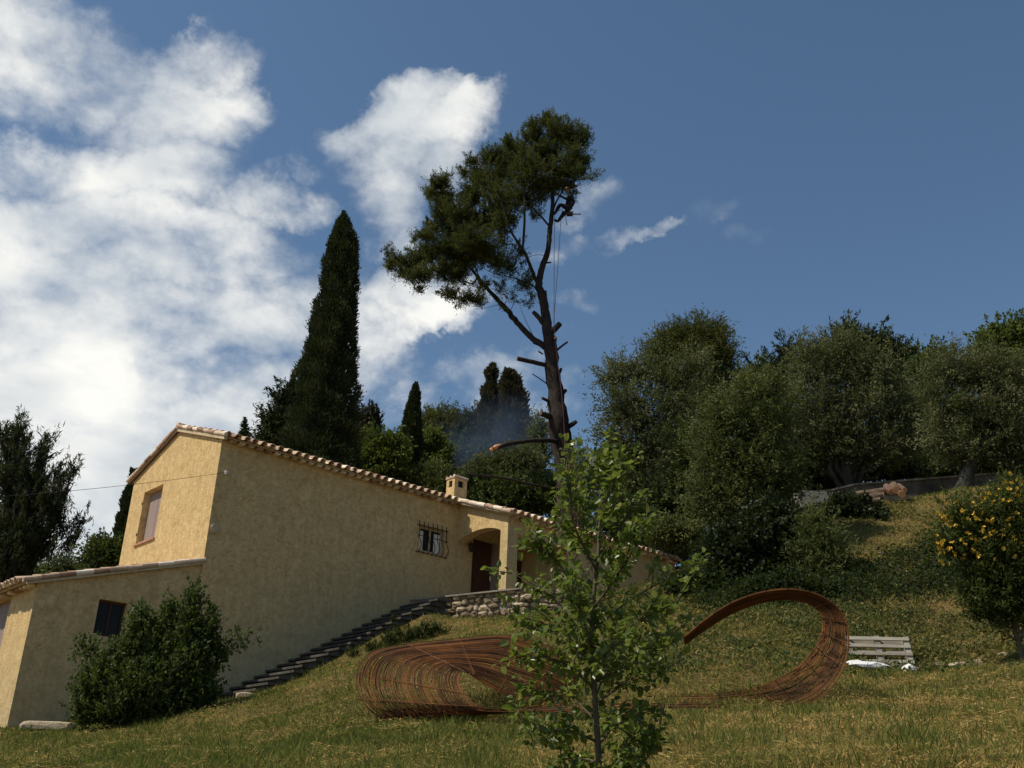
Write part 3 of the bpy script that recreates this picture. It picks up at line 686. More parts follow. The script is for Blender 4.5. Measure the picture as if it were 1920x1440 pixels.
def profile_tree(name, label, cat, Y, prof, mat, n=16000, ls=.16, lw=.055, rough=.10, bark='bark', group=None, up=1.2, depth_f=1.0, lump=.12, inner=.15, ltop=None, lumps=6.0):
    """upright crown from rows (py, xl, xr); sprays point upward and outward"""
    rows = [(at((a+b_)/2, y, Y), (b_-a)/2/ppm(at((a+b_)/2, y, Y))) for y, a, b_ in prof]
    P0 = rows[-1][0]; zb = gz(P0[0], P0[1]); O = np.array([P0[0], P0[1], zb])
    Zs = np.array([r_[0][2] for r_ in rows])[::-1]; Xs = np.array([r_[0][0] for r_ in rows])[::-1]; Rs = np.array([r_[1] for r_ in rows])[::-1]
    t = thing(name, label, cat, O, 0, group)
    zmin = Zs[0]; zz = zmin+(Zs[-1]-zmin)*rng.random(n*3)
    rr = np.interp(zz, Zs, Rs); keep = rng.random(n*3) < (rr+.08)/(Rs.max()+.08); zz = zz[keep][:n]; rr = np.interp(zz, Zs, Rs); xx = np.interp(zz, Zs, Xs)
    th = rng.random(len(zz))*2*math.pi
    ph = rng.uniform(0, 6, 6)
    lum = lump*(np.sin(th*3+zz*lumps*.35+ph[0])*np.sin(zz*lumps*.6+ph[1])+.8*np.sin(th*7+zz*1.3+ph[2])*np.sin(zz*lumps+ph[3])+.5*np.sin(zz*lumps*2.3+th*2+ph[4]))
    q = rr*(1+lum)*(1-inner*rng.random(len(zz))**1.5)+rng.normal(0, rough, len(zz))*(rr*.6+.1)
    q = np.abs(q)
    P = np.c_[xx+np.cos(th)*q-O[0], np.sin(th)*q*depth_f, zz-O[2]]
    D = np.c_[np.cos(th), np.sin(th), np.full(len(th), up)]+rng.normal(size=(len(th), 3))*.35
    rn = np.clip(.5+lum/lump*.25+rng.normal(0, .2, len(th)), 0, 1)
    quads_obj('crown', leaves(P, D, ls, lw), rn, M[mat], t)
    b = MB(); zt2 = Zs[-1]-O[2]
    b.tube([(0, 0, 0), (Xs[len(Xs)//2]-O[0], 0, zt2*.5), (Xs[-1]-O[0], 0, zt2*.93)], [Rs.max()*.16+.04, Rs.max()*.1+.03, .015], 8)
    b.build('trunk', M[bark], t, smooth=True)
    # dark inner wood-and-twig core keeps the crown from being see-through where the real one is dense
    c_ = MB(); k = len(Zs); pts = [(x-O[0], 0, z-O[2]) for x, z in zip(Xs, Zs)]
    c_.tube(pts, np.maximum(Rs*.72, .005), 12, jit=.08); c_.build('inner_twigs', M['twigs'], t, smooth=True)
    return t
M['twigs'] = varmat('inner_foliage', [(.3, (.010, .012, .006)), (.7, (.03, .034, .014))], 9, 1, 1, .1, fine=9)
M['cypress'] = leafmat('cypress_green', [(0, (.011, .018, .008)), (.5, (.027, .037, .015)), (1, (.060, .072, .029))], .8, .08, .1)
M['cypress_brown'] = leafmat('cypress_browned', [(0, (.020, .018, .012)), (.5, (.045, .038, .026)), (1, (.085, .068, .045))], .8, .1, .1)
M['pine'] = leafmat('pine_needles', [(0, (0.021, 0.027, 0.008)), (.5, (0.055, 0.063, 0.018)), (1, (0.132, 0.127, 0.039))], .75, .25, .1)
M['pine_dark'] = leafmat('pine_needles_dark', [(0, (.012, .018, .009)), (.5, (.030, .038, .019)), (1, (.062, .070, .034))], .7, .15, .12)
M['umbrella'] = leafmat('umbrella_pine', [(0, (0.032, 0.039, 0.010)), (.5, (0.078, 0.083, 0.022)), (1, (0.161, 0.149, 0.039))], .75, .2, .1)
M['olive'] = leafmat('olive_leaves', [(0, (0.029, 0.036, 0.015)), (.35, (0.071, 0.082, 0.035)), (.6, (0.116, 0.124, 0.056)), (.85, (0.183, 0.180, 0.091)), (1, (0.232, 0.218, 0.122))], .75, .25, .08)
M['olive_green'] = leafmat('olive_green_leaves', [(0, (0.032, 0.043, 0.014)), (.5, (0.081, 0.097, 0.030)), (1, (0.161, 0.166, 0.057))], .65, .25, .15)
M['bright'] = leafmat('fresh_green', [(0, (.032, .050, .011)), (.5, (.078, .105, .021)), (1, (.15, .175, .036))], .65, .35, .15)
M['dark_shrub'] = leafmat('dark_shrub_leaves', [(0, (.008, .014, .005)), (.5, (.019, .030, .009)), (1, (.045, .060, .017))], .65, .2, .12)
M['ivy'] = leafmat('ivy_leaves', [(0, (.007, .012, .004)), (.5, (.017, .027, .008)), (1, (.038, .052, .015))], .55, .12, .2)
M['bush'] = leafmat('bush_leaves', [(0, (0.020, 0.034, 0.009)), (.5, (0.047, 0.069, 0.017)), (1, (0.112, 0.140, 0.038))], .6, .3, .2)
M['sapling'] = leafmat('sapling_leaves', [(0, (.05, .09, .015)), (.5, (.13, .18, .026)), (.92, (.25, .255, .04)), (1, (.38, .30, .05))], .36, .48, .45)
M['broom'] = leafmat('broom_green', [(0, (.020, .032, .008)), (.5, (.045, .062, .014)), (1, (.10, .115, .03))], .65, .3, .15)
M['petal'] = leafmat('yellow_petals', [(0, (.50, .29, .03)), (1, (.70, .48, .06))], .6, .3)
M['bare'] = varmat('bare_twigs', [(.3, (.10, .065, .045)), (.7, (.18, .13, .095))], 9, .9, .3, .004)

# ------------------------------------------------------------------ cypresses and background trees
G_BACK = 'trees on the hill behind the house'
profile_tree('cypress_tree', 'tallest dark cypress column rising behind the house roof', 'tree', 41,
    [(396,643,646),(412,636,654),(440,623,664),(470,614,671),(500,609,671),(520,606,669),(560,599,668),(600,588,667),(650,575,664),(700,562,664),(750,554,664),(800,543,667),(850,528,668),(900,520,670)],
    'cypress', 62000, .16, .05, .11, lump=.13, lumps=2.6, group=G_BACK)
profile_tree('cypress_tree', 'slim short cypress between the fresh green trees, left of the chimney', 'tree', 47,
    [(717,779,782),(740,770,787),(780,759,788),(820,752,790),(860,745,792),(900,738,795),(930,735,797)], 'cypress', 15000, .20, .07, .08, lump=.09, group=G_BACK)
profile_tree('cypress_tree', 'dark cypress leaning out from behind the left edge of the gable', 'tree', 34,
    [(880,246,262),(905,243,263),(930,233,264),(980,222,264),(1020,212,264),(1060,204,264),(1100,198,264)], 'cypress', 12000, .16, .06, .08, group=G_BACK)
profile_tree('cypress_tree', 'tall half-browned cypress with a split narrow tip above the far pines', 'tree', 60,
    [(682,922,928),(698,911,932),(716,914,928),(735,905,941),(770,904,945),(790,903,948),(830,902,952),(880,897,958)], 'cypress_brown', 12000, .30, .10, .22, lump=.26, lumps=2.4, up=1.0, group=G_BACK)
profile_tree('cypress_tree', 'broader half-browned cypress with a blunt top, right of the split-tipped one', 'tree', 59,
    [(692,948,956),(702,943,970),(735,942,978),(765,941,984),(800,938,992),(830,934,998),(880,922,1008)], 'cypress_brown', 15000, .30, .10, .22, lump=.26, lumps=2.4, up=1.0, group=G_BACK)
profile_tree('conifer_tree', 'tiny pointed conifer tip showing just above the upper roof', 'tree', 46,
    [(782,458,459),(792,456,461),(806,453,465),(815,448,469),(850,440,476)], 'cypress', 900, .22, .07, .35, lump=.5, up=.3, group=G_BACK)
tree('conifer_tree', 'ragged dark conifer against the left flank of the tallest cypress', 'tree', 545, 44,
    [(549,722,9,14,0),(541,737,14,12,0),(522,745,14,6,0),(545,760,22,22,0),(515,787,18,9,0),(500,792,10,6,0),(535,798,34,22,0),(520,830,32,22,0),(500,826,16,8,0)], 'cypress', 'bark', .25,
    G_BACK, 420, 44, .30, .20, .055, .6, .5, .7, 8, stretch=1.7, lat_f=.3)
tree('conifer_tree', 'spiky brownish conifer standing right of the tallest cypress', 'tree', 690, 46,
    [(676,788,6,15,0),(692,780,6,18,0),(705,790,6,18,0),(684,812,14,18,0),(700,816,11,18,0),(672,826,10,16,0),(688,845,22,18,0)], 'cypress_brown', 'bark', .2, G_BACK, 420, 22, .20, .22, .07, .4, .9, .7, 8, stretch=1.6)
tree('green_tree', 'fresh green broadleaf tree between the tallest and the slim cypress', 'tree', 712, 45,
    [(718,838,36,28,0),(700,862,34,24,0),(735,862,30,30,0),(745,830,14,14,0),(715,895,48,22,0),(684,880,16,12,0),(760,900,30,20,0)], 'bright', 'bark_grey', .2, G_BACK, 700, 30, .34, .16, .10)
tree('green_tree', 'fresh green broadleaf tree just right of the slim cypress', 'tree', 812, 49,
    [(800,832,26,22,0),(820,850,20,20,0),(800,868,30,26,0),(825,880,20,24,0),(790,905,34,20,0)], 'bright', 'bark_grey', .2, G_BACK, 520, 30, .34, .17, .10)
tree('olive_tree', 'dull grey-green olive directly left of the chimney', 'tree', 815, 45,
    [(812,895,24,30,0),(790,915,26,18,0),(830,915,22,26,0),(812,935,34,18,0)], 'olive_green', 'bark_grey', .15, G_BACK, 420, 30, .3, .14, .055)
tree('umbrella_pine', 'round-headed olive-brown pine behind the slim cypress', 'tree', 830, 64,
    [(824,795,36,24,0),(800,800,22,20,0),(845,788,18,16,0),(838,815,30,26,0),(815,835,34,28,0),(855,830,20,24,0)], 'umbrella', 'bark', .3, G_BACK, 800, 30, .5, .28, .06, shell=.4)
tree('umbrella_pine', 'smaller round pine touching the half-browned cypresses', 'tree', 882, 63,
    [(884,792,22,18,0),(866,805,20,18,0),(900,805,18,20,0),(880,825,34,26,0),(890,858,50,34,0),(935,850,40,34,0),(975,835,26,36,0),(985,800,12,20,0)], 'pine_dark', 'bark', .3, G_BACK, 1100, 30, .5, .28, .07, shell=.5)
tree('dense_tree', 'dark tree mass low between the umbrella pines and the chimney', 'tree', 855, 56,
    [(850,865,36,30,0),(870,895,44,30,0),(840,905,40,26,0),(905,880,40,30,0)], 'dark_shrub', 'bark_grey', .25, G_BACK, 500, 34, .45, .24, .12)
tree('olive_tree', 'wide grey-green olive behind the roof, right of the chimney', 'tree', 950, 47,
    [(948,866,34,20,0),(915,880,36,24,0),(980,868,34,28,0),(950,890,56,28,0),(900,905,40,24,0),(1000,900,40,34,0)], 'olive', 'bark_grey', .22, G_BACK, 900, 34, .34, .15, .05)
tree('green_tree', 'dark green tree crowding the porch roof, right of the chimney', 'tree', 940, 43,
    [(905,925,38,28,0),(950,925,46,28,0),(1000,935,44,30,0),(930,950,60,22,0),(880,930,20,22,0),(1040,940,30,36,0)], 'bush', 'bark_grey', .2, G_BACK, 900, 34, .32, .15, .08)
tree('young_tree', 'thin pale tree peeping out left of the great pine trunk', 'tree', 1014, 52,
    [(1016,797,12,18,0),(1008,818,13,18,0),(1018,845,16,22,0),(1005,868,22,22,0)], 'olive_green', 'bark_grey', .12, G_BACK, 260, 26, .3, .16, .06, stretch=1.4)
bt, bo = tree('bare_bush', 'reddish half-bare bush right of the great pine trunk', 'bush', 1095, 38,
    [(1085,850,26,26,0),(1105,872,34,34,0),(1090,905,30,40,0),(1125,905,30,40,0),(1080,940,40,34,0)], 'olive_green', 'bare', .08, G_BACK, 260, 22, .3, .11, .05, limbs=60)
# right-hand grove
G_R = 'trees on the right-hand slope'
tree('umbrella_pine', 'dome-headed pine topping the right-hand grove', 'tree', 1300, 47,
    [(1300,640,55,38,0),(1255,650,42,32,0),(1345,650,32,38,0),(1290,690,80,42,0),(1355,695,26,42,0),(1225,670,28,22,0),(1320,615,40,18,0),(1320,740,60,40,0)], 'umbrella', 'bark', .3, G_R, 1500, 32, .38, .2, .04, shell=.35, outward=.8)
tree('olive_tree', 'leftmost olive of the slope, its loose crown against blue sky', 'tree', 1235, 39,
    [(1150,705,28,28,0),(1185,690,35,30,0),(1235,700,45,35,0),(1165,760,45,48,0),(1225,770,60,55,0),(1150,820,24,34,0),(1195,840,55,50,0),(1255,850,60,60,0),(1220,900,60,40,0),(1290,760,50,60,0),(1120,812,14,18,0,.6),(1270,920,50,44,0),(1290,690,45,30,0)],
    'olive', 'bark_grey', .22, G_R, 1500, 42, .36, .13, .045, limbs=24, stretch=1.1)
tree('olive_tree', 'ivy-footed olive at the middle of the right-hand grove', 'tree', 1400, 24,
    [(1410,735,38,34,0),(1440,720,34,26,0),(1370,780,50,50,0),(1430,790,60,50,0),(1340,850,45,50,0),(1400,870,75,55,0),(1460,880,50,60,0),(1375,940,60,40,0),(1440,960,50,40,0),(1320,920,40,40,0),(1330,780,30,30,0,.6)],
    'olive_green', 'bark_grey', .2, G_R, 1350, 52, .26, .09, .03, limbs=30, stretch=1.2)
tree('olive_tree', 'broad olive with the highest crown on the slope', 'tree', 1580, 33,
    [(1545,658,40,22,0),(1590,652,36,24,0),(1515,690,40,44,0),(1570,690,60,50,0),(1630,700,50,50,0),(1530,760,70,50,0),(1610,770,70,55,0),(1680,760,45,50,0),(1560,830,85,45,0),(1650,835,70,40,0),(1480,800,50,60,0),(1700,820,40,40,0)],
    'olive', 'bark_grey', .25, G_R, 1500, 54, .36, .11, .036, limbs=26, stretch=1.1)
for x_, lab, lb_ in ((1455, 'jagged dark conifer poking up left of the highest olive', [(1478,662,8,22,0),(1452,688,16,14,0),(1424,696,18,8,0),(1400,714,14,10,0),(1502,676,12,14,0),(1462,724,44,30,0),(1410,739,24,20,0),(1392,704,6,14,0)]),
                     (1592, 'dark pointed conifer behind the crown of the highest olive', [(1588,628,9,16,0),(1602,650,18,16,0),(1580,664,24,20,0),(1615,679,24,24,0)]),
                     (1655, 'dark conifer with feathered top right of the highest olive', [(1646,644,7,20,0),(1664,660,16,14,0),(1636,674,18,18,0),(1684,674,14,12,0),(1700,664,8,8,0),(1672,704,34,24,0)]),
                     (1716, 'lowest dark conifer at the right end of the conifer row', [(1716,679,7,16,0),(1708,708,18,20,0),(1732,704,10,14,0),(1740,692,5,8,0),(1715,739,30,26,0)])):
    tree('conifer_tree', lab, 'tree', x_, 43, lb_, 'cypress', 'bark', .2, 'dark conifers behind the olives', 300, 70, .33, .20, .055, .5, .6, .7, 14, stretch=1.7, lat_f=.30)
tree('green_tree', 'bright green tree at the top right corner of the grove', 'tree', 1890, 36,
    [(1880,640,40,30,0),(1915,625,30,26,0),(1850,660,28,20,0),(1900,690,60,40,0),(1945,650,40,50,0),(1840,690,30,24,0),(1930,740,60,60,0)], 'bright', 'bark_grey', .22, G_R, 800, 30, .32, .15, .1)
tree('green_tree', 'dull green tree filling the gap left of the single-trunk olive', 'tree', 1740, 38,
    [(1738,700,34,34,0),(1760,670,30,22,0),(1720,760,34,50,0),(1750,790,40,50,0),(1700,850,60,40,0),(1620,870,60,30,0)], 'bush', 'bark_grey', .2, G_R, 800, 30, .3, .14, .08)
tree('olive_tree', 'single-trunk olive standing right of the log pile', 'tree', 1797, 29,
    [(1790,690,50,40,0),(1850,700,60,45,0),(1900,730,60,60,0),(1780,760,45,45,0),(1840,780,60,50,0),(1760,810,30,35,0),(1820,840,60,32,0),(1890,820,60,50,0),(1930,860,50,40,0),(1745,740,16,22,0,.6)],
    'olive', 'bark_grey', .24, G_R, 1350, 50, .32, .10, .033, limbs=26)
tree('dense_tree', 'dark undergrowth tree beneath the highest olive', 'tree', 1560, 36,
    [(1500,860,60,45,0),(1580,870,70,36,0),(1660,865,60,28,0),(1470,930,40,40,0),(1700,880,40,20,0)], 'dark_shrub', 'bark_grey', .2, G_R, 700, 32, .35, .16, .09)
tree('dense_tree', 'dark thicket just beyond the far end of the house roof', 'tree', 1215, 43,
    [(1190,960,40,50,0),(1235,980,40,50,0),(1215,1030,50,40,0),(1160,1000,30,50,0),(1270,1020,30,40,0)], 'dark_shrub', 'bark_grey', .2, G_R, 520, 36, .4, .18, .10)
tree('dense_tree', 'dark thicket filling the slope behind the ivy-footed olive', 'tree', 1300, 33,
    [(1290,930,60,50,0),(1350,950,60,60,0),(1240,950,50,40,0),(1210,985,40,26,0),(1420,960,60,70,0),(1300,850,50,60,0),(1420,850,60,70,0)], 'dark_shrub', 'bark_grey', .2, G_R, 900, 32, .36, .15, .08)
for x_, lb_, lab in ((1210, [(1200,905,60,50,0),(1160,880,30,40,0),(1250,900,50,60,0),(1215,950,70,34,0)], 'dark backdrop tree low between the great pine and the leftmost olive'),
                   (1480, [(1440,860,70,60,0),(1520,850,70,60,0),(1480,900,90,50,0),(1400,900,40,50,0)], 'dark backdrop tree filling the middle of the grove'),
                   (1830, [(1780,850,60,44,0),(1850,850,60,50,0),(1910,860,60,50,0),(1830,880,110,36,0),(1960,850,50,60,0)], 'dark backdrop tree behind the single-trunk olive')):
    tree('dense_tree', lab, 'tree', x_, 47, lb_, 'dark_shrub', 'bark_grey', .25, G_R, 700, 36, .5, .22, .13)
# left side
tree('pine_tree', 'dark spreading pine at the left edge beyond the annex', 'tree', 28, 35,
    [(32,808,13.8,18.9,0),(12,815,12.0,15.5,0),(48,825,8.6,15.5,0),(25,850,32.7,24.1,0),(80,835,6.9,12.0,0),(92,832,5.2,12.0,0),(78,860,13.8,13.8,0),(30,895,51.6,27.5,0),(72,905,25.8,12.0,0),(112,890,12.0,8.6,0),(128,885,6.9,11.2,0),(140,882,4.3,6.9,0),
     (105,915,18.9,15.5,0),(55,940,56.8,25.8,0),(105,955,22.4,18.9,0),(30,990,68.8,29.2,0),(118,985,15.5,6.9,0),(148,980,10.3,6.0,0),(160,973,5.2,3.4,0),(60,1020,60.2,20.6,0),(128,1012,15.5,7.7,0),(20,1045,51.6,25.8,0)],
    'pine_dark', 'bark', .3, 'trees left of the house', 760, 46, .22, .24, .035, .5, 1.2, .8, 40, stretch=1.5)
tree('green_tree', 'low fresh green tree between the annex roof and the gable', 'tree', 200, 32,
    [(192,1022,18,13,0),(180,1038,24,14,0),(215,1035,22,20,0),(235,1045,22,26,0),(195,1055,40,20,0)], 'bush', 'bark_grey', .12, 'trees left of the house', 380, 30, .22, .11, .07)
tree('olive_tree', 'pale grey tree low behind the annex roof', 'tree', 120, 42,
    [(128,1058,22,12,0),(110,1068,36,14,0),(140,1070,20,12,0),(80,1080,40,16,0)], 'olive', 'bark_grey', .12, 'trees left of the house', 260, 28, .3, .13, .05)
tree('green_tree', 'dull green tree crown over the annex eave at the left edge', 'tree', 20, 38,
    [(20,1075,40,22,0),(55,1088,40,16,0),(0,1100,40,24,0)], 'bush', 'bark_grey', .15, 'trees left of the house', 340, 28, .3, .14, .08)

# ------------------------------------------------------------------ the great pine
PY = 41.0
def pp(x, y, dY=0): return at(x, y, PY+dY)
tb = pp(1066, 930); zb = gz(tb[0], tb[1]); PO = np.array([tb[0]+.1, tb[1], zb])
pine = thing('great_pine', 'tall leaning pine with sawn-off lower limbs being felled behind the house', 'tree', PO)
K = 1/ppm(pp(1040, 700))
def ppath(rows):   # (x, y, width px, dY)
    return [pp(r_[0], r_[1], r_[3] if len(r_) > 3 else 0)-PO for r_ in rows], [r_[2]*K/2 for r_ in rows]
def refine(P, Rr, k=4, wob=.03):
    P = np.array(P); n = len(P); t = np.arange(n); T = np.linspace(0, n-1, (n-1)*k+1)
    Q = np.array([np.interp(T, t, P[:, i]) for i in range(3)]).T
    # Catmull smoothing
    S = Q.copy()
    for _ in range(2): S[1:-1] = (S[:-2]+2*S[1:-1]+S[2:])/4
    rr = np.interp(T, t, Rr); S[1:-1] += rng.normal(0, 1, (len(S)-2, 3))*wob*rr[1:-1, None]*2
    return S, rr
b = MB()
P, r_ = ppath([(1074,990,50),(1068,930,46),(1061,870,39),(1047,800,40),(1042,740,30),(1035,690,27),(1031,650,25),(1027,620,20),(1023,590,18),(1018,560,17),(1010,537,15),(1011,522,13),(1019,493,12),(1029,467,10),(1030,435,10),(1034,410,9),(1036,384,8),(1036,355,7),(1040,320,5),(1046,280,4)])
P[0] = np.array([P[0][0], 0, min(-.2, P[0][2])]); S, rr = refine(P, r_, 4, .04)
b.tube(S, rr, 16, jit=.045); b.build('trunk', M['bark'], pine, smooth=True)
limbs_px = [
    [(1024,652,13,0),(1010,642,12,.3),(995,632,11.5,.5),(975,610,11,.8),(955,587,10.5,1),(940,571,10,1.2),(920,547,8,1.4),(904,531,6.5,1.5),(892,515,5.5,1.5),(872,490,4,1.4),(845,455,3,1.2),(838,410,2,1)],
    [(895,520,4,1.5),(888,534,3,1.4),(866,525,2.5,1.2),(830,505,2,1),(780,495,1.4,.6),(735,480,.8,.2)],
    [(1009,532,8,0),(1000,515,7.5,-.3),(987,477,6,-.8),(971,455,5,-1.2),(952,423,4,-1.5),(943,384,3,-1.6),(925,350,2,-1.5),(915,300,1.2,-1.4)],
    [(979,474,4.5,-.8),(983,435,5,-.6),(984,384,4.5,-.4),(982,340,3,-.3),(985,290,1.5,0)],
    [(1029,423,4,0),(1007,397,3.5,.5),(981,375,3,1),(955,345,2,1.3),(930,310,1.2,1.5)],
    [(1034,400,4,0),(1048,368,3.5,.5),(1066,342,3,.6),(1090,335,2,0),(1120,332,1,-.8)],
    [(1036,350,3.5,0),(1060,310,3,.6),(1080,270,1.8,1),(1095,250,1,1.2)],
    [(1012,545,3.5,.2),(990,530,3,.8),(960,520,2.2,1.2),(930,515,1.5,1.4),(900,500,.8,1.6)],
    [(871,489,3,1.4),(830,470,2.2,1.0),(800,440,1.2,.6),(790,425,.6,.4)],
    [(905,532,3,1.5),(890,500,2.4,2.2),(885,450,2,2.6),(875,400,1.4,2.8),(862,360,.8,2.8)],
    [(1005,640,1.2,.3),(985,600,.9,.9),(975,575,.6,1.1)],[(955,588,1.4,1),(965,565,1,.9),(972,540,.6,.8)],[(945,575,1.2,1.1),(952,555,.9,1.0),(958,535,.5,1)],
    [(1030,480,1.2,0),(1005,477,1,0),(990,483,.7,0)],[(940,570,1.2,1.1),(925,574,.8,1.1),(895,580,.5,1)]]
b = MB()
for lp in limbs_px:
    P, r_ = ppath(lp); S, rr = refine(P, r_, 4, .06); b.tube(S, rr, 9, jit=.05)
b.build('limbs', M['bark'], pine, smooth=True)
stubs = [[(1028,686,9,-.05),(1000,679,8.5,-.25),(970,672,8.5,-.45)],[(1040,660,5,-.1),(1052,650,4,-.2),(1064,641,3.6,-.3)],[(1028,628,13,0),(1040,617,12,-.1),(1050,607,11,-.1)],
         [(1020,608,10,0),(1010,595,9,0),(1000,585,8,0)],[(1030,723,2.4,0),(1012,710,2.2,-.1),(998,701,1.6,-.2)],[(1034,755,7,0),(1026,751,6,-.2),(1016,746,5,-.4)],
         [(1040,785,13,-.1),(1028,780,12,-.4),(1014,775,10,-.6)],[(1048,745,8,0),(1055,738,7,-.1),(1061,731,7,-.1)],[(1058,805,12,0),(1070,798,9,-.1),(1081,790,7,-.2)],
         [(1044,705,6,0),(1049,699,6,-.1),(1052,691,5,-.1)],[(1021,580,9,-.1),(1022,560,8,-.1),(1022,546,7,-.1)],[(1018,664,3,0),(1010,659,3,-.1)],[(1024,648,6,.1),(1010,646,6,0),(1000,642,5,0)],
         [(1052,775,3,0),(1061,772,2,0)],[(1020,493,4,0),(1033,492,3,-.2)]]
for sp in stubs:
    P, r_ = ppath(sp); S, rr = refine(P, r_, 3, .02); bb = MB(); bb.tube(S, rr, 10, jit=.04)
    so_ = bb.build('branch_stub', M['bark'], pine, smooth=True)
    e = S[-1]; t = (S[-1]-S[-2]); t /= np.linalg.norm(t); c_ = MB(); c_.tube([e, e+t*.012], [rr[-1]*.88, rr[-1]*.85], 12); c_.build('cut_face', M['cut_old'], so_)
for lp, lab in (([(1044,828,9,-.3),(1025,825,8,-.9),(1002,826,7.5,-1.5),(978,828,7.5,-2.1),(955,832,8,-2.7),(938,837,8,-3.2),(922,843,8,-3.6)], 'long sawn lower limb with a pale broken end'),
                ([(1062,920,5,-.2),(1040,916,4.5,-.6),(1010,911,4.2,-1.0),(980,905,4,-1.4),(955,898,4,-1.7),(920,893,3.5,-2.1),(895,891,3.2,-2.4),(872,888,2.5,-2.6)], 'thin dark lowest limb reaching towards the chimney')):
    P, r_ = ppath(lp); S, rr = refine(P, r_, 4, .03); bb = MB(); bb.tube(S, rr, 10, jit=.05); o = bb.build('lower_limb', M['bark'], pine, smooth=True); tag(o, lab)
    if lab[0] == 'l':
        bb = MB(); t = unit(S[-1]-S[-4]); bb.tube([S[-5]+[0,-.015,.03], S[-3]+[0,-.02,.03], S[-1]+t*.03], [rr[-1]*.8, rr[-1]*.95, rr[-1]*.85], 10, jit=.05); bb.build('bare_wood', M['cut'], o, smooth=True)
for (x, y, q) in ((1060, 817, 4.2), (1041, 634, 3)):
    e = pp(x, y, -.55)-PO if y > 700 else pp(x, y, -.25)-PO; bb = MB(); bb.tube([e+[0, .3, 0], e, e+[.0, -.03, 0]], [q*K*1.25, q*K*1.2, q*K], 12); s_ = bb.build('pruning_collar', M['bark'], pine)
    c_ = MB(); c_.tube([e+[0, -.031, 0], e+[0, -.04, 0]], [q*K*.85, q*K*.85], 14); c_.build('cut_face', M['cut'], s_)
pl = [(1030,228,26,16,0),(1000,250,22,20,0),(1050,250,45,30,0),(1085,258,25,22,0),(1020,290,48,38,.5),(1075,295,32,28,-.5),(1050,320,42,26,0),(1095,300,14,12,0,.7),(1085,322,20,14,-.8,.8),(1108,331,17,8,-1.2,.9),(1122,327,6,4,-1.2,.8),(1040,348,30,16,0,.7),
      (1020,225,8,14,0),(1025,215,5,9,0),(995,232,10,10,0),(1098,246,12,10,0),
      (952,268,12,16,0),(965,285,25,28,1),(930,290,20,16,0),(912,300,14,20,0),(945,310,32,28,.8),(985,320,40,40,-.6),(925,335,32,30,0),(882,300,10,14,0),(870,322,8,14,0,.7),(895,330,20,22,.8),
      (885,365,34,32,0),(940,370,40,34,-1),(980,370,34,28,1,.8),(1010,370,22,18,0,.6),(832,340,20,16,0),(815,345,16,12,0),(808,362,12,18,0),(835,370,26,30,.5),(860,400,34,32,-.6),(905,410,36,30,.6),
      (825,395,18,20,0),(850,430,40,28,1),(815,425,22,16,0),(800,440,18,14,-.5),(778,445,8,8,0),(945,415,30,28,-1,.7),(890,450,40,26,-1),(840,465,36,24,0),(800,475,30,22,.7),(872,480,36,26,1),
      (775,490,26,20,0),(745,487,20,14,0),(730,472,10,9,0),(722,463,5,5,0),(732,497,12,10,0),(760,508,24,14,0),(790,515,26,18,-.6),(785,538,14,10,0,.8),(830,505,36,24,0),(860,512,30,22,.5,.8),(905,475,32,24,0,.8),
      (940,455,24,24,0,.5),(930,490,26,22,-.6,.8),(955,500,24,26,.6,.7),(985,530,20,20,0,.5),(975,470,18,28,0,.35),(842,550,22,13,0,.7),(870,560,22,12,0,.8),(895,560,22,12,0,.7),(905,530,24,12,0,.6),(940,540,22,16,0,.3),(960,555,20,14,0,.25),(1000,560,10,7,0,.4),(992,565,14,10,0,.4),
      (1000,400,18,14,0,.3),(960,575,30,8,.5,.12),(1015,345,30,20,.5),(1062,345,22,14,.6,.8),(1075,360,12,8,0,.4)]
plw = lobes_w(pl, PY)
for q in range(len(plw)):     # the branch masses stand at different depths around the trunk
    plw[q] = (plw[q][0]+np.array([0, 0, 0]), plw[q][1], plw[q][2])
crown_mesh('crown', plw, 4700, 50, .22, .15, .027, M['pine'], pine, .5, .5, .9, 1.0, PO)
def rope(name, pts, label, r=.013):
    b = MB(); P = np.array(pts); Pm, rr = refine(P, [r]*len(P), 5, 0); b.tube(Pm, r, 6)
    o = b.build(name, M['rope'], None, smooth=True, origin=P[-1]); return tag(o, label, 'rope', 'ropes hanging from the pine')
ro = -.45
rope('climbing_rope', [pp(1040,404,ro), pp(1039,470,ro), pp(1039,540,ro), pp(1038.5,606,ro)], 'climbing rope hanging straight beside the trunk, the left of two')
rope('climbing_rope', [pp(1052,408,ro-.1), pp(1048,470,ro-.1), pp(1043,540,ro-.1), pp(1038.5,598,ro-.1), pp(1041,640,ro-.1), pp(1047,690,ro-.1), pp(1053,735,ro-.1), pp(1058,800,ro-.2), pp(1060,870,ro-.3)], 'climbing rope slanting from the climber down the trunk, the right of two')

# ------------------------------------------------------------------ climber
CY = -.30
cl_o = pp(1060, 395, CY)
person = thing('person', 'tree climber in dark clothes and orange helmet braced against the upper pine trunk', 'person', cl_o)
def cp_(x, y, dy=0): return pp(x, y, CY+dy)-cl_o
def skin_mesh(name, verts, edges, mat, parent, root=0, sub=2):
    me = bpy.data.meshes.new(name); me.from_pydata([tuple(v[0]) for v in verts], edges, []); o = bpy.data.objects.new(name, me)
    COL.objects.link(o); o.parent = parent
    md = o.modifiers.new('skin', 'SKIN')
    while not me.skin_vertices: break
    for i, v in enumerate(verts):
        sv = me.skin_vertices[0].data[i]; sv.radius = (v[1], v[1] if len(v) < 3 else v[2]); sv.use_root = (i == root)
    md.use_smooth_shade = True
    s_ = o.modifiers.new('smooth', 'SUBSURF'); s_.levels = sub; s_.render_levels = sub
    me.materials.append(mat); return o
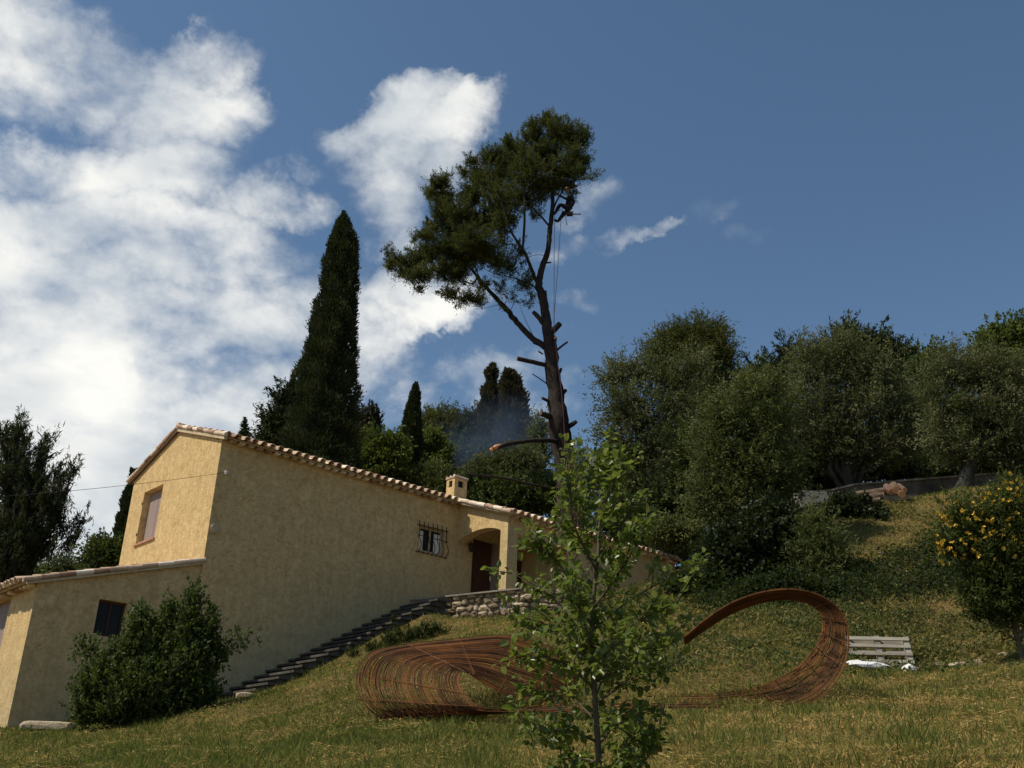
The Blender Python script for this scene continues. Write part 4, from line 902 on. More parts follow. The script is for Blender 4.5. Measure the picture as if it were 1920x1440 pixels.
hip = cp_(1065.5, 391)
sv_ = [(hip, .19, .17), (cp_(1067, 380), .19, .16), (cp_(1068.5, 371), .235, .18), (cp_(1067, 364.5), 0.096), (cp_(1065.5, 361), 0.083),            # 0..4 pelvis, waist, chest, neck, head base
       (cp_(1068, 369, -.2), 0.096), (cp_(1062, 373, -.30), 0.074), (cp_(1052, 368, -.15), 0.058), (cp_(1044, 363, .1), 0.041),               # 5..8 near arm reaching to the trunk
       (cp_(1071, 369, .2), 0.096), (cp_(1076.5, 379, .28), 0.072), (cp_(1071, 389, .2), 0.055), (cp_(1066, 396, .05), 0.038),          # 9..12 far arm, elbow back
       (cp_(1063.5, 391, -.12), 0.147), (cp_(1057, 386, -.16), 0.115), (cp_(1050, 383.5, -.14), 0.100), (cp_(1045, 392, -.08), 0.090), (cp_(1040, 401, -.02), 0.061), (cp_(1036, 402, .0), 0.064),   # 13..18 raised leg
       (cp_(1063.5, 394, .12), 0.147), (cp_(1059, 399, .12), 0.118), (cp_(1054.5, 404, .1), 0.100), (cp_(1050, 410, .06), 0.084), (cp_(1046, 415.5, .0), 0.061), (cp_(1041, 413.0, -.02), 0.067), (cp_(1038.5, 411.5, -.02), 0.051)]
ed = [(0,1),(1,2),(2,3),(3,4),(2,5),(5,6),(6,7),(7,8),(2,9),(9,10),(10,11),(11,12),(0,13),(13,14),(14,15),(15,16),(16,17),(17,18),(0,19),(19,20),(20,21),(21,22),(22,23),(23,24),(24,25)]
skin_mesh('body', sv_, ed, M['cloth_dark'], person)
hc = cp_(1064.0, 356.5)
hb = MB(); v = ICO_V*np.array([.105, .085, .125]); v[:, 0] -= .02*(v[:, 2] < -.03); hb.add(v+hc, ICO_F)
hb.tube([hc+[-.095, 0, .01], hc+[-.125, 0, -.02], hc+[-.10, 0, -.035]], [.012, .016, .012], 6)         # nose
hb.tube([hc+[-.09, -.025, -.07], hc+[-.097, 0, -.068], hc+[-.09, .025, -.07]], .009, 6)               # lips
for s in (-1, 1):
    hb.tube([hc+[.01, s*.083, .01], hc+[.015, s*.10, -.02], hc+[.0, s*.088, -.04]], [.012, .018, .01], 6)    # ears
    v = ICO_V*.011+hc+[-.092, s*.032, .012]; hb.add(v, ICO_F)
hb.build('head', M['skin'], person, smooth=True)
hm = MB(); hm.lathe([(.150, .0), (.135, .012), (.128, .06), (.10, .11), (.055, .138), (.01, .146)], hc+[0, 0, .015], 20)
hm.tube([hc+[-.10, 0, .03], hc+[-.17, 0, .015]], [.07, .05], 10)
hm.build('helmet', M['helmet'], person, smooth=True)
def hand(wrist, d, name='hand'):
    d = unit(np.array(d, float)); s = unit(np.cross(d, [0, 0, 1.0])); n_ = np.cross(s, d)
    V_ = [(np.array(wrist), .026, .02), (wrist+d*.05, .038, .018), (wrist+d*.09, .04, .016)]; E_ = [(0, 1), (1, 2)]
    for i, ln in enumerate((.068, .078, .072, .055)):
        a = wrist+d*.09+s*(.03-.02*i); k = len(V_)
        V_ += [(a+d*.02, .0095), (a+d*ln*.6-n_*.018, .009), (a+d*ln*.75-n_*.05, .008)]; E_ += [(2, k), (k, k+1), (k+1, k+2)]
    k = len(V_); V_ += [(wrist+d*.045+s*.045, .012), (wrist+d*.08+s*.065-n_*.02, .010)]; E_ += [(1, k), (k, k+1)]
    return skin_mesh(name, V_, E_, M['skin'], person, 0, 1)
hand(sv_[8][0], sv_[8][0]-sv_[7][0]); hand(sv_[12][0], sv_[12][0]-sv_[11][0])
hn = MB()
hn.tube([hip+np.array([.17*math.cos(t), .15*math.sin(t), .03]) for t in np.linspace(0, 2*math.pi, 17)], .028, 6)
for s in (-1, 1):
    c_ = sv_[14 if s < 0 else 20][0]*.55+hip*.45; hn.tube([c_+np.array([.05*math.cos(t), .05*math.sin(t)*s*1.8, .12*math.sin(t)]) for t in np.linspace(0, 2*math.pi, 13)], .02, 6)
hn.tube([hip+[-.12, -.14, .03], cp_(1052, 394, -.3), cp_(1040, 397, -.35)], .014, 6)
hn.build('harness', M['iron'], person)
# chainsaw hanging from the harness
sawo = cp_(1068, 401)+cl_o
saw = thing('chainsaw', 'small chainsaw hanging from the climber with its bar pointing right', 'chainsaw', sawo)
b = MB(); b.box((0, 0, 0), (.30, .17, .17), taper=.8, jit=.006); b.tube([(-.14, 0, .06), (-.10, 0, .16), (.06, 0, .17), (.12, 0, .07)], .016, 8); b.box((-.20, 0, .02), (.14, .07, .07)); b.build('body', M['saw_body'], saw)
b = MB(); b.box((.30, -.03, -.02), (.36, .012, .075)); b.tube([(.48, -.036, -.02), (.48, -.024, -.02)], [.038, .038], 14); b.build('guide_bar', M['steel'], saw)
b = MB(); b.tube([(.14, -.06, .10), (.18, 0, .14), (.14, .06, .10)], .012, 6); b.build('hand_guard', M['iron'], saw)
b = MB(); P = [cp_(1061, 398)+cl_o, cp_(1061, 405)+cl_o, cp_(1061.5, 413)+cl_o, cp_(1062.5, 419)+cl_o]
b.tube(P, .014, 6); e = P[-1]; b.tube([e+np.array([.035*math.cos(t), 0, -.04+.04*math.sin(t)]) for t in np.linspace(0, 2*math.pi, 11)], .009, 6)
tag(b.build('lanyard', M['cable'], None, origin=P[0]), 'short lanyard with a snap hook dangling below the climber', 'lanyard')

# ------------------------------------------------------------------ cable from the gable to the left
b = MB(); a0 = HW(ua, .16, za); a1 = at(132, 914, 22.5); a2 = at(-260, 945, 20.0)
ts = np.linspace(0, 1, 30)[:, None]; Pc = a0+(a2-a0)*ts; Pc[:, 2] -= (4*.12*ts*(1-ts))[:, 0]
b.tube(Pc, .0055, 5); tag(b.build('overhead_cable', M['cable'], None, origin=a0), 'thin dark cable crossing the sunlit gable towards the left pine', 'cable')

# ------------------------------------------------------------------ shrubs of the slope
G_S = 'shrubs on the slope'
tree('ivy_mound', 'rounded dark glossy ivy mound below the log pile', 'shrub', 1590, 26,
    [(1590,962,42,24,0),(1632,972,24,20,0),(1550,970,30,18,0),(1605,985,50,16,0),(1515,968,18,10,0)], 'ivy', 'bark_grey', .08, G_S, 700, 34, .17, .09, .08, limbs=0)
tree('ivy_mass', 'dark ivy swallowing the foot of the middle olive', 'shrub', 1400, 23,
    [(1400,1020,55,50,0),(1440,1040,40,50,0),(1370,1060,50,40,0),(1420,1085,65,26,0),(1340,1040,30,40,0),(1455,985,26,40,0)], 'ivy', 'bark_grey', .12, G_S, 1200, 34, .2, .09, .07, limbs=4)
tree('feathery_shrub', 'feathery grey-green shrub beside the ivy-swallowed olive', 'shrub', 1530, 22.5,
    [(1530,1010,34,36,0),(1555,1040,40,36,0),(1510,1050,34,36,0),(1540,1080,60,26,0),(1525,975,16,18,0)], 'olive_green', 'bark_grey', .05, G_S, 700, 34, .2, .11, .022, limbs=12, stretch=1.3)
tree('shrub', 'dull brownish shrub above the far end of the house roof', 'shrub', 1270, 27,
    [(1270,995,40,26,0),(1300,1010,34,28,0),(1235,1000,30,18,0),(1320,1030,24,24,0)], 'olive_green', 'bark_grey', .06, G_S, 420, 30, .2, .09, .04, limbs=10)
tree('shrub', 'low dark shrub just right of the far house corner', 'shrub', 1300, 22.5,
    [(1290,1100,40,20,0),(1330,1095,34,26,0),(1350,1115,50,18,0)], 'dark_shrub', 'bark_grey', .05, G_S, 420, 30, .17, .08, .05, limbs=4)
tree('shrub', 'dark spreading shrub in the hollow above the coil arch', 'shrub', 1500, 21.0,
    [(1470,1110,60,22,0),(1530,1115,50,20,0),(1420,1120,40,18,0)], 'dark_shrub', 'bark_grey', .05, G_S, 520, 30, .18, .08, .05, limbs=4)
tree('shrub', 'dark plants crowding the right side of the stone stairs', 'shrub', 780, 25.2,
    [(765,1186,24,8,0),(800,1180,22,9,0),(735,1196,18,7,0),(785,1196,26,7,0),(700,1212,20,6,0),(745,1206,26,7,0),(828,1180,12,7,0),(665,1228,14,5,0)], 'dark_shrub', 'bark_grey', .04, G_S, 170, 26, .10, .12, .016, limbs=0, up=.9)
bk, bko = tree('bush', 'large spreading leafy bush in front of the shaded annex wall', 'bush', 290, 18.6,
    [(275,1285,74.8,46.8,0),(200,1262,37.0,32.4,0),(165,1300,29.9,32.4,0),(358,1250,38.7,46.8,0),(350,1185,26.4,36.0,0),(361,1140,12.3,28.8,0),(365,1102,4.4,12.6,0),(323,1150,10.6,27.0,0,.8),(262,1188,24.6,27.0,0),(258,1152,12.3,14.4,0),(232,1218,22.9,16.2,0),(168,1213,19.4,8.1,0),(140,1212,12.3,3.6,0,.6),(300,1225,22.9,27.0,0),(296,1190,19.4,19.8,0),(308,1165,12.3,16.2,0),(275,1160,14.1,14.4,0),
     (388,1195,15.8,32.4,0),(396,1148,4.4,19.8,0,.7),(413,1225,11.4,18.0,0),(235,1325,74.8,28.8,0),(318,1325,58.1,28.8,0),(383,1300,26.4,25.2,0),(455,1196,19.4,2.7,0,.7),(484,1193,5.3,4.5,0,.8),(160,1335,29.9,16.2,0)],
    'bush', 'stem', .06, None, 1900, 32, .115, .07, .038, .5, .9, .55, 70, trunk_top=.1, stretch=1.3)
# yellow-flowering bush
tree('flowering_bush', 'bush full of yellow flowers at the right edge', 'bush', 1870, 16.0,
    [(1800,955,36,22,0),(1775,1010,26,20,0),(1870,965,50,44,0),(1905,930,34,34,0),(1820,985,40,36,0),(1790,1020,34,24,0),(1860,1040,60,40,0),(1910,1020,50,60,0),(1880,1100,60,46,0),(1930,1110,50,70,0),(1840,1080,34,34,0),(1850,1130,42,34,0),(1895,1145,50,36,0),(1830,1115,24,30,0)],
    'broom', 'stem', .05, None, 1100, 30, .15, .075, .026, .5, .4, .6, 30, trunk_top=.1)
fb = bpy.data.objects.get('flowering_bush')
fl = lobes_w([(1795,960,34,24,0),(1780,1045,30,18,0),(1870,960,52,46,0),(1905,930,36,36,0),(1820,985,42,38,0),(1785,1020,36,24,0),(1860,1030,60,40,0),(1915,1010,40,50,0)], 15.9)
Cf, df = clump_points(fl, 290, .3); Cf = Cf-np.array(fb.location)
Pf = np.repeat(Cf, 5, 0); Df = unit(rng.normal(size=Pf.shape)+np.repeat(df, 5, 0)*.8); Pf = Pf+Df*.022
fo = quads_obj('flowers', leaves(Pf, Df, .062, .048), rng.random(len(Pf)), M['petal'], fb); tag(fo, kind='stuff')

# ------------------------------------------------------------------ rusty reinforcing-mesh roll
RM = thing('mesh_roll', 'rusty roll of steel reinforcing mesh sprung open into a big arch on the grass', 'mesh roll', at(1000, 1345, 13.0)-np.array([0, 0, .05]))
RO = np.array(RM.location)
coil_n = [(1078,1328,13.3),(1034,1321,13.25),(988,1311,13.2),(940,1300,13.2),(905,1281,13.2),(882,1265,13.15),(869,1260,13.05),(861,1273,12.9),(865,1293,12.75),(880,1314,12.6),(904,1331,12.5),(950,1334,12.5),(1000,1334,12.5)]
coil_f = [(1108,1303,14.9),(1094,1264,14.9),(1062,1229,14.8),(1005,1204,14.7),(940,1191,14.6),(850,1199,14.5),(762,1209,14.4),(700,1222,14.3),(672,1250,14.2),(667,1290,14.1),(688,1330,14.05),(732,1351,14.05),(812,1344,14.1)]
nearp = [(1060,1334,12.5),(1110,1338,12.5),(1200,1340,12.5),(1300,1336,12.5),(1400,1337,12.5),(1480,1332,12.5),(1540,1310,12.5),(1578,1265,12.5),(1593,1210,12.5),(1583,1155,12.5),(1545,1120,12.5),(1490,1105,12.5),(1430,1110,12.6),(1372,1130,12.7),(1322,1162,12.8),(1281,1196,12.9)]
farp = [(895,1330,14.1),(985,1313,14.1),(1110,1307,14.0),(1240,1303,14.0),(1340,1300,14.0),(1410,1290,14.0),(1470,1266,14.0),(1515,1230,14.0),(1538,1190,14.0),(1540,1155,14.0),(1518,1134,14.0),(1480,1125,14.0),(1430,1130,14.0),(1375,1150,14.0),(1325,1180,14.0),(1284,1210,14.0)]
def cat(P, k):
    P = np.array(P); n = len(P); Q = np.vstack([2*P[0]-P[1], P, 2*P[-1]-P[-2]]); out = []
    for i in range(1, n):
        p0, p1, p2, p3 = Q[i-1], Q[i], Q[i+1], Q[i+2]
        for t in np.linspace(0, 1, k, endpoint=False): out.append(.5*((2*p1)+(-p0+p2)*t+(2*p0-5*p1+4*p2-p3)*t*t+(-p0+3*p1-3*p2+p3)*t**3))
    out.append(P[-1]); return np.array(out)
RA = cat([at(*q) for q in coil_n+nearp], 10)-RO; RB = cat([at(*q) for q in coil_f+farp], 10)-RO
nroll = len(coil_n)*10
def mesh_part(name, A, B, nw, step, cr_=.0065):
    mb = MB(); seg = np.linalg.norm(np.diff((A+B)/2, axis=0), axis=1); s = np.r_[0, np.cumsum(seg)]
    ws = (np.arange(nw)+.5)/nw
    for w_ in ws:
        w2 = w_+rng.normal(0, .004)+.0022*np.sin(np.linspace(0, rng.uniform(8, 20), len(A))+rng.uniform(0, 6))[:, None]; P = A*(1-w2)+B*w2; mb.tube(P, .0062, 4, cap=False, r=rng.random())
        if rng.random() < .45:    # doubled wires
            mb.tube(P+np.array([0, .0, .012])+ (B-A)*.007, .0045, 4, cap=False, r=rng.random())
    for q in np.arange(.02, s[-1], step):
        a = np.array([np.interp(q, s, A[:, i]) for i in range(3)]); b_ = np.array([np.interp(q, s, B[:, i]) for i in range(3)])
        o_ = rng.normal(0, .006, 3); mb.tube([a-(b_-a)*.03+o_, (a+b_)/2+rng.normal(0, .006, 3)+o_, b_+(b_-a)*.03+o_], cr_, 4, cap=False, r=rng.random())
        if rng.random() < .25: mb.tube([a+o_+[.02, 0, 0], b_+o_+[.02, 0, 0.01]], .005, 4, cap=False, r=rng.random())
    o = mb.build(name, M['rust'], RM); return o
tag(mesh_part('coil', RA[:nroll], RB[:nroll], 44, .30, .0045), 'curled end of the mesh roll')
ca_, cb_ = RA[20:nroll-25].mean(0), RB[20:nroll-25].mean(0)
m_i = slice(22, nroll-14)
tag(mesh_part('inner_lap', ca_+(RA[m_i]-ca_)*np.array([.975, .975, .955])+[.01, 0, .015], cb_+(RB[m_i]-cb_)*np.array([.975, .975, .96])+[.01, 0, .01], 30, .34, .004), 'inner turn of the curled end')
tag(mesh_part('arch', RA[nroll-1:], RB[nroll-1:], 26, .24), 'unrolled sheet curling up into a tall arch')

# ------------------------------------------------------------------ pallet and rubbish
pc0 = at(1654, 1238, 17.2); gzp = gz(pc0[0], pc0[1])
kpx = ppm(pc0)
pal = thing('pallet', 'weathered wooden pallet leaning on edge against the bank', 'pallet', (pc0[0], pc0[1], gzp), R(-6))
tilt = R(24); W_ = 118/kpx; H_ = .52
def pl_(x, s, d): return (x, s*math.sin(tilt)+d*math.cos(tilt), s*math.cos(tilt)-d*math.sin(tilt)+.02)
def plbox(name, x0, x1, s0, s1, d0, d1):
    mb = MB(); jt = rng.normal(0, .006, 8)
    pts = [pl_(x0, s0+jt[0], d0), pl_(x1, s0+jt[1], d0), pl_(x1, s0+jt[1], d1), pl_(x0, s0+jt[0], d1), pl_(x0, s1+jt[2], d0), pl_(x1, s1+jt[3], d0), pl_(x1, s1+jt[3], d1), pl_(x0, s1+jt[2], d1)]
    mb.hexa(pts, 0); return mb.build(name, M['pallet'], pal)
for i in range(4): plbox('deck_board', -W_/2, W_/2, i*(H_-.09)/3, i*(H_-.09)/3+.058, 0, .022)
for i in range(3): plbox('stringer', -W_/2+i*(W_-.09)/2, -W_/2+i*(W_-.09)/2+.09, .0, H_, .024, .114)
for i in range(3): plbox('bottom_board', -W_/2, W_/2, i*(H_-.10)/2, i*(H_-.10)/2+.10, .116, .138)
def lump(name, mat, px, py, Y, sz, label, cat, group=None, p=.8, jit=.10, dz=0, rot=0):
    c = at(px, py, Y); b = MB(); rock(b, (0, 0, sz[2]*.35), sz, rot, p, jit); z = gz(c[0], c[1])+dz
    o = b.build(name, M[mat], None, smooth=False, origin=None); o.location = (c[0], c[1], z); return tag(o, label, cat, group)
lump('plastic_sack', 'white', 1625, 1246, 16.3, (.62, .34, .14), 'crumpled white sack lying in front of the pallet, the larger one', 'sack', 'white sacks by the pallet')
lump('plastic_sack', 'white', 1702, 1236, 16.5, (.24, .18, .26), 'small white sack slumped at the right end of the pallet', 'sack', 'white sacks by the pallet', p=1.0)
lump('plastic_sack', 'white', 1602, 1243, 16.5, (.30, .22, .12), 'small flat white sack between the mesh arch and the larger sack', 'sack', 'white sacks by the pallet')
for i, (px, py, ln_, an_, lab) in enumerate([(1665,1246,.85,R(4),'pale broken plank lying under the pallet front'),(1640,1234,.5,R(-35),'short plank propped diagonally against the pallet'),(1685,1232,.6,R(12),'pale plank sticking out past the small white sack')]):
    c = at(px, py, 16.5+.1*i); b = MB(); b.box((0, 0, .05+.05*i), (ln_, .10, .025), jit=.004); o = b.build('plank', M['pallet'], None); o.location = (c[0], c[1], gz(c[0], c[1])); o.rotation_euler = (R(10), an_*.3, an_); tag(o, lab, 'plank', 'planks by the pallet')
for (px, py, Y, sz, lab) in [(1758,1230,17.0,(.24,.2,.13),'pale stone nearest the pallet on its right'),(1797,1237,16.6,(.34,.26,.17),'largest pale stone in the row right of the pallet'),
                             (1840,1232,16.6,(.30,.24,.16),'pale stone between the largest one and the right edge'),(1880,1226,16.8,(.2,.16,.12),'rightmost pale stone in the row right of the pallet'),
                             (1651,1026,22.9,(.2,.18,.14),'lone grey stone on the dark bank under the grassy lip'),(1492,992,24.6,(.24,.2,.2),'small reddish stone beside the feathery shrub')]:
    lump('stone', 'stone', px, py, Y, sz, lab, 'stone', 'loose stones on the slope', .8, .13, -.05, rng.uniform(0, 3))
lump('stone_slab', 'stone', 92, 1362, 19.3, (.95, .4, .16), 'long pale stone slab lying at the foot of the annex wall', 'slab', None, .4, .03)
lump('stone', 'stone', 458, 1305, 20.0, (.3, .24, .14), 'flat stone at the lower end of the stairs', 'stone', 'loose stones on the slope', .6, .06)

# ------------------------------------------------------------------ flower pot on the stair side
pq = HW(4.75, 1.55, 0); zq = gz(pq[0], pq[1])-.02
pot = thing('flower_pot', 'grey clay flower pot beside the dark stairs', 'flower pot', (pq[0], pq[1], zq))
b = MB(); b.lathe([(.10, 0), (.12, .02), (.165, .26), (.185, .265), (.19, .32), (.165, .32), (.15, .28), (.01, .27)], (0, 0, 0), 18); b.build('pot', M['terracotta'], pot, smooth=False)
Cn = rng.normal(0, .07, (160, 3)); Cn[:, 2] = np.abs(Cn[:, 2])*1.6+.3
quads_obj('plant', leaves(Cn, unit(rng.normal(size=(160, 3)))+[0, 0, .8], .13, .02), rng.random(160), M['dark_shrub'], pot)

# ------------------------------------------------------------------ grey wall and log pile on the right
gw = thing('concrete_wall', 'long low grey wall behind the log pile and olives', 'wall', at(1650, 915, 31.5))
O = np.array(gw.location); b = MB()
wp = [(1440,934,962,31.5),(1560,921,950,31.5),(1600,911,945,31.5),(1720,901,930,31.8),(1850,891,915,32.5),(1990,882,905,33)]
for p, q in zip(wp[:-1], wp[1:]):
    a0, a1, b0, b1 = at(p[0], p[1], p[3]), at(p[0], p[2]+14, p[3]), at(q[0], q[1], q[3]), at(q[0], q[2]+14, q[3])
    t = unit(b0-a0); nrm = np.array([-t[1], t[0], 0])*.25
    b.hexa([x-O for x in (a1, b1, b1+nrm, a1+nrm, a0, b0, b0+nrm, a0+nrm)])
b.build('wall_body', M['old_wall'], gw)
b = MB()
for p, q in zip(wp[:-1], wp[1:]):
    a0, b0 = at(p[0], p[1], p[3]), at(q[0], q[1], q[3]); t = unit(b0-a0); nrm = np.array([-t[1], t[0], 0])
    b.hexa([x-O for x in (a0-nrm*.05+[0,0,.003], b0-nrm*.05+[0,0,.003], b0+nrm*.3+[0,0,.003], a0+nrm*.3+[0,0,.003], a0-nrm*.05+[0,0,.06], b0-nrm*.05+[0,0,.06], b0+nrm*.3+[0,0,.06], a0+nrm*.3+[0,0,.06])])
b.build('coping', M['old_wall'], gw)
blk = at(1530, 948, 30.2); b = MB(); b.box((0, 0, .2), (1.15, .5, .85), jit=.01); o = b.build('concrete_block', M['grey'], None); o.location = (blk[0], blk[1], blk[2]-.25); o.rotation_euler = (0, 0, R(4)); tag(o, 'pale squared block of masonry at the left end of the grey wall', 'block')
LY = 27.4
logs = [((1602,930),(1662,922),6,.0,'long upper log on the left of the pile with bark peeling'),((1606,938),(1657,931),6,-.1,'long log under the upper one, its cut end facing the slope'),((1598,934),(1612,944),5,-.3,'short reddish log lying at the far left of the pile'),
        ((1618,944),(1650,939),4.5,-.35,'thin dark log at the bottom front of the pile'),((1664,916),(1672,924),6.5,.1,'upright-facing log end in the middle of the pile'),((1676,914),(1680,921),7.5,.0,'thickest log end, top of the right-hand group'),
        ((1684,922),(1691,929),7,-.1,'lowest log end at the right of the pile'),((1684,913),(1696,921),5,.15,'dark narrow log poking out behind the thickest end')]
for (p, q, rad, dy, lab) in logs:
    longl = abs(q[0]-p[0]) > 25
    q = (q[0], q[1]-2); p = (p[0], p[1]-2); rad = rad*1.08; e = at(q[0], q[1], LY+dy); s = at(p[0], p[1], LY+dy+(.35 if longl else 1.0)); k = ppm(e); r_ = rad/k
    if not longl and rad > 5.5: s = s+unit(s-e)*.2
    t = thing('log', lab, 'log', e-np.array([0, 0, r_]), 0, 'sawn pine logs in the pile'); O = np.array(t.location)
    b = MB(); Pn = np.linspace(s-O, e-O, 5); b.tube(Pn, r_*np.array([1.0, 1.04, .97, 1.02, 1.0]), 12, jit=.04); b.build('bark', M['log_bark'], t, smooth=False)
    tt = unit(e-s); b = MB(); b.tube([e-O, e-O+tt*.012], [r_*.93, r_*.9], 14); b.build('cut_end', M['cut'], t)

# ------------------------------------------------------------------ sapling in the foreground
SY = 4.3
sb = at(1122, 1440, SY); sbz = gz(sb[0], sb[1]); SO = np.array([sb[0], sb[1], sbz])
sap = thing('sapling', 'young broadleaf sapling with glossy fresh leaves in the foreground', 'tree', SO)
def sp(x, y, dY=0): return at(x, y, SY+dY)-SO
b = MB(); stem = [sp(1122,1600), sp(1122,1440), sp(1117,1340), sp(1112,1250), sp(1110,1180), sp(1114,1110), sp(1122,1040), sp(1124,985), sp(1130,935), sp(1140,885), sp(1146,850)]
stem[0] = np.array([stem[0][0], stem[0][1], -.1])
b.tube(cat(stem, 4), np.linspace(.0145, .0022, 41), 8, jit=.03); b.build('trunk', M['stem'], sap, smooth=True)
twigs = []
br = [((1113,1210),(1040,1120,.15),(960,1075,.2)),((1112,1180),(1050,1060,-.1),(985,1010,-.15)),((1114,1130),(1060,1020,.1),(1045,930,.15)),((1118,1070),(1075,980,-.2),(1070,890,-.25)),
      ((1124,1010),(1100,940,.1),(1105,870,.1)),((1128,960),(1148,910,-.1),(1172,868,-.15)),((1122,1040),(1160,990,.1),(1195,930,.2)),((1113,1140),(1170,1060,-.1),(1210,990,-.2)),
      ((1112,1180),(1190,1120,.15),(1290,1065,.25)),((1112,1240),(1190,1170,-.15),(1270,1130,-.2)),((1113,1280),(1190,1240,.1),(1255,1195,.2)),((1115,1320),(1190,1270,-.1),(1240,1240,-.15)),
      ((1112,1250),(1040,1180,.1),(970,1150,.25)),((1114,1290),(1050,1240,-.1),(985,1230,-.2)),((1117,1350),(1060,1300,.1),(1010,1300,.15)),((1119,1390),(1060,1370,-.1),(1000,1390,-.2)),
      ((1121,1430),(1080,1420,.1),(1040,1430,.2)),((1120,1400),(1160,1350,.1),(1200,1320,.15)),((1122,1460),(1180,1420,-.1),(1190,1365,-.15)),((1122,1500),(1200,1440,-.1),(1235,1375,-.1)),((1115,1310),(1140,1250,.25),(1170,1190,.3)),
      ((1112,1220),(1090,1150,-.3),(1080,1080,-.35)),((1113,1160),(1140,1100,.3),(1160,1040,.35)),((1112,1260),(1150,1210,-.3),(1200,1200,-.4)),((1122,1480),(1170,1460,-.1),(1190,1400,.1))]
b = MB()
for (p, q, e) in br:
    P = cat([sp(*p), sp(*q), sp(*e)], 6); b.tube(P, np.linspace(.006, .0018, len(P)), 5); twigs.append(P)
    for k in range(rng.integers(7, 11)):
        i = rng.integers(2, len(P)); L_ = rng.uniform(.06, .19); d = unit(unit(P[i]-P[i-1])+rng.normal(0, .75, 3)+np.array([0, 0, .25]))
        Q = np.array([P[i], P[i]+d*L_*.5+rng.normal(0, .01, 3), P[i]+d*L_+np.array([0, 0, .012])]); b.tube(Q, [.0028, .002, .0012], 4); twigs.append(cat(Q, 4))
for k in range(26):
    S_ = cat(stem, 4); i = rng.integers(12, len(S_)-1); d = unit(rng.normal(size=3)+np.array([0, 0, .6])); Q = np.array([S_[i], S_[i]+d*.08, S_[i]+d*.17]); b.tube(Q, [.003, .002, .0012], 4); twigs.append(cat(Q, 4))
twigs.append(cat(stem, 4)[-12:])
b.build('branches', M['stem'], sap, smooth=True)
LP, LD = [], []
for P in twigs:
    ln = np.linalg.norm(np.diff(P, axis=0), axis=1).sum(); n = max(8, int(ln/.0082)) if ln < .5 else int(ln/.014)
    for k in range(n):
        t = (rng.random()**.8)*(len(P)-1); i = min(int(t), len(P)-2); q = P[i]+(P[i+1]-P[i])*(t-i); d = unit(unit(P[i+1]-P[i])*.5+rng.normal(0, .8, 3)+np.array([0, 0, -.05]))
        LP.append(q+d*.018); LD.append(d)
LP = np.array(LP); LD = unit(np.array(LD)); LD[:, 2] -= .25; LD = unit(LD); n = len(LP)
sz = rng.uniform(.019, .042, (n, 1)); nr = unit(rng.normal(size=(n, 3))*.55+np.array([-.25, -.2, 1.0])); sd = unit(np.cross(LD, nr)); nr = np.cross(sd, LD)
base = LP; tip = LP+LD*sz; quads = []
for s in (-1, 1):
    a = LP+LD*sz*.22+s*sd*sz*.36+nr*sz*.10; c_ = LP+LD*sz*.66+s*sd*sz*.30+nr*sz*.07
    quads.append(np.stack([base, a, c_, tip-nr*sz*.08] if s > 0 else [base, tip-nr*sz*.08, c_, a], 1))
rnl = np.clip(rng.beta(2, 2.6, n), 0, 1)
quads_obj('leaves', np.concatenate(quads), np.r_[rnl, rnl], M['sapling'], sap)

# ------------------------------------------------------------------ grass, straw and weeds
M['grass'] = leafmat('grass_blades', [(0, (0.047, 0.066, 0.014)), (.3, (0.118, 0.140, 0.031)), (.5, (0.236, 0.219, 0.059)), (.68, (0.425, 0.280, 0.100)), (1, (0.637, 0.438, 0.177))], .8, .35, .1)
M['grass_dry'] = leafmat('dry_stems', [(0, (0.052, 0.058, 0.017)), (.5, (0.143, 0.124, 0.043)), (1, (0.286, 0.208, 0.085))], .85, .3, .08)
def patch(X, Y):
    return (np.sin(X*.55+1.3*np.sin(Y*.31))*np.cos(Y*.5+.8*np.sin(X*.4+1)) + .7*np.sin(X*1.9+Y*.7+np.sin(Y*1.5))*np.sin(Y*1.6-X*.5) + .5*np.sin(X*4.3+np.sin(Y*3.7)*1.5)*np.sin(Y*3.9+X))*.5
def free(X, Y):
    u_ = (X-C0[0])*U[0]+(Y-C0[1])*U[1]; v_ = (X-C0[0])*V[0]+(Y-C0[1])*V[1]
    house_ = (v_ < .05) & (u_ > -3.8); stairs_ = (u_ > .7) & (u_ < 6.4) & (v_ < 1.8); ter = (u_ > 6.3) & (v_ < 4.1+.2*(u_-7))
    return ~(house_ | stairs_ | ter)
def sample(n, d0, d1, a0, a1, pw=1.0):
    d = d0*(d1/d0)**(rng.random(n)**pw); a = np.radians(rng.uniform(a0, a1, n)); X = np.sin(a)*d; Y = np.cos(a)*d
    k = free(X, Y); return X[k], Y[k], d[k]
X, Y, d = sample(600000, 5.0, 34, -35, 42, .95)
g = patch(X, Y); dry = np.clip(.47+.26*g+.12*np.clip((11-d)/5, -.6, 1)+.13*np.clip(X/3.5, -1, 1)*np.clip((15-d)/4, 0, 1)+rng.normal(0, .16, len(X)), 0, 1)
n = len(X); hh = rng.uniform(.025, .075, (n, 1))*(1+.35*g[:, None]*-1)*(.8+.03*d[:, None]); ww = (.0028+.0006*d)[:, None]*rng.uniform(.6, 1.4, (n, 1))
lay = (rng.random((n, 1)) < np.clip(.25+dry[:, None]*.45, 0, .75)); D = unit(np.c_[rng.normal(0, .6, n), rng.normal(0, .6, n), np.ones(n)*.9]); D = np.where(lay, unit(D*[1.6, 1.6, .28]), D); hh = np.where(lay, hh*1.35, hh)
P = np.c_[X, Y, hgt(X, Y)]+D*hh*.42+[0, 0, .004]
q = leaves(P, D, 1.0, 1.0, 0); s_ = unit(np.cross(D, rng.normal(size=(n, 3))))
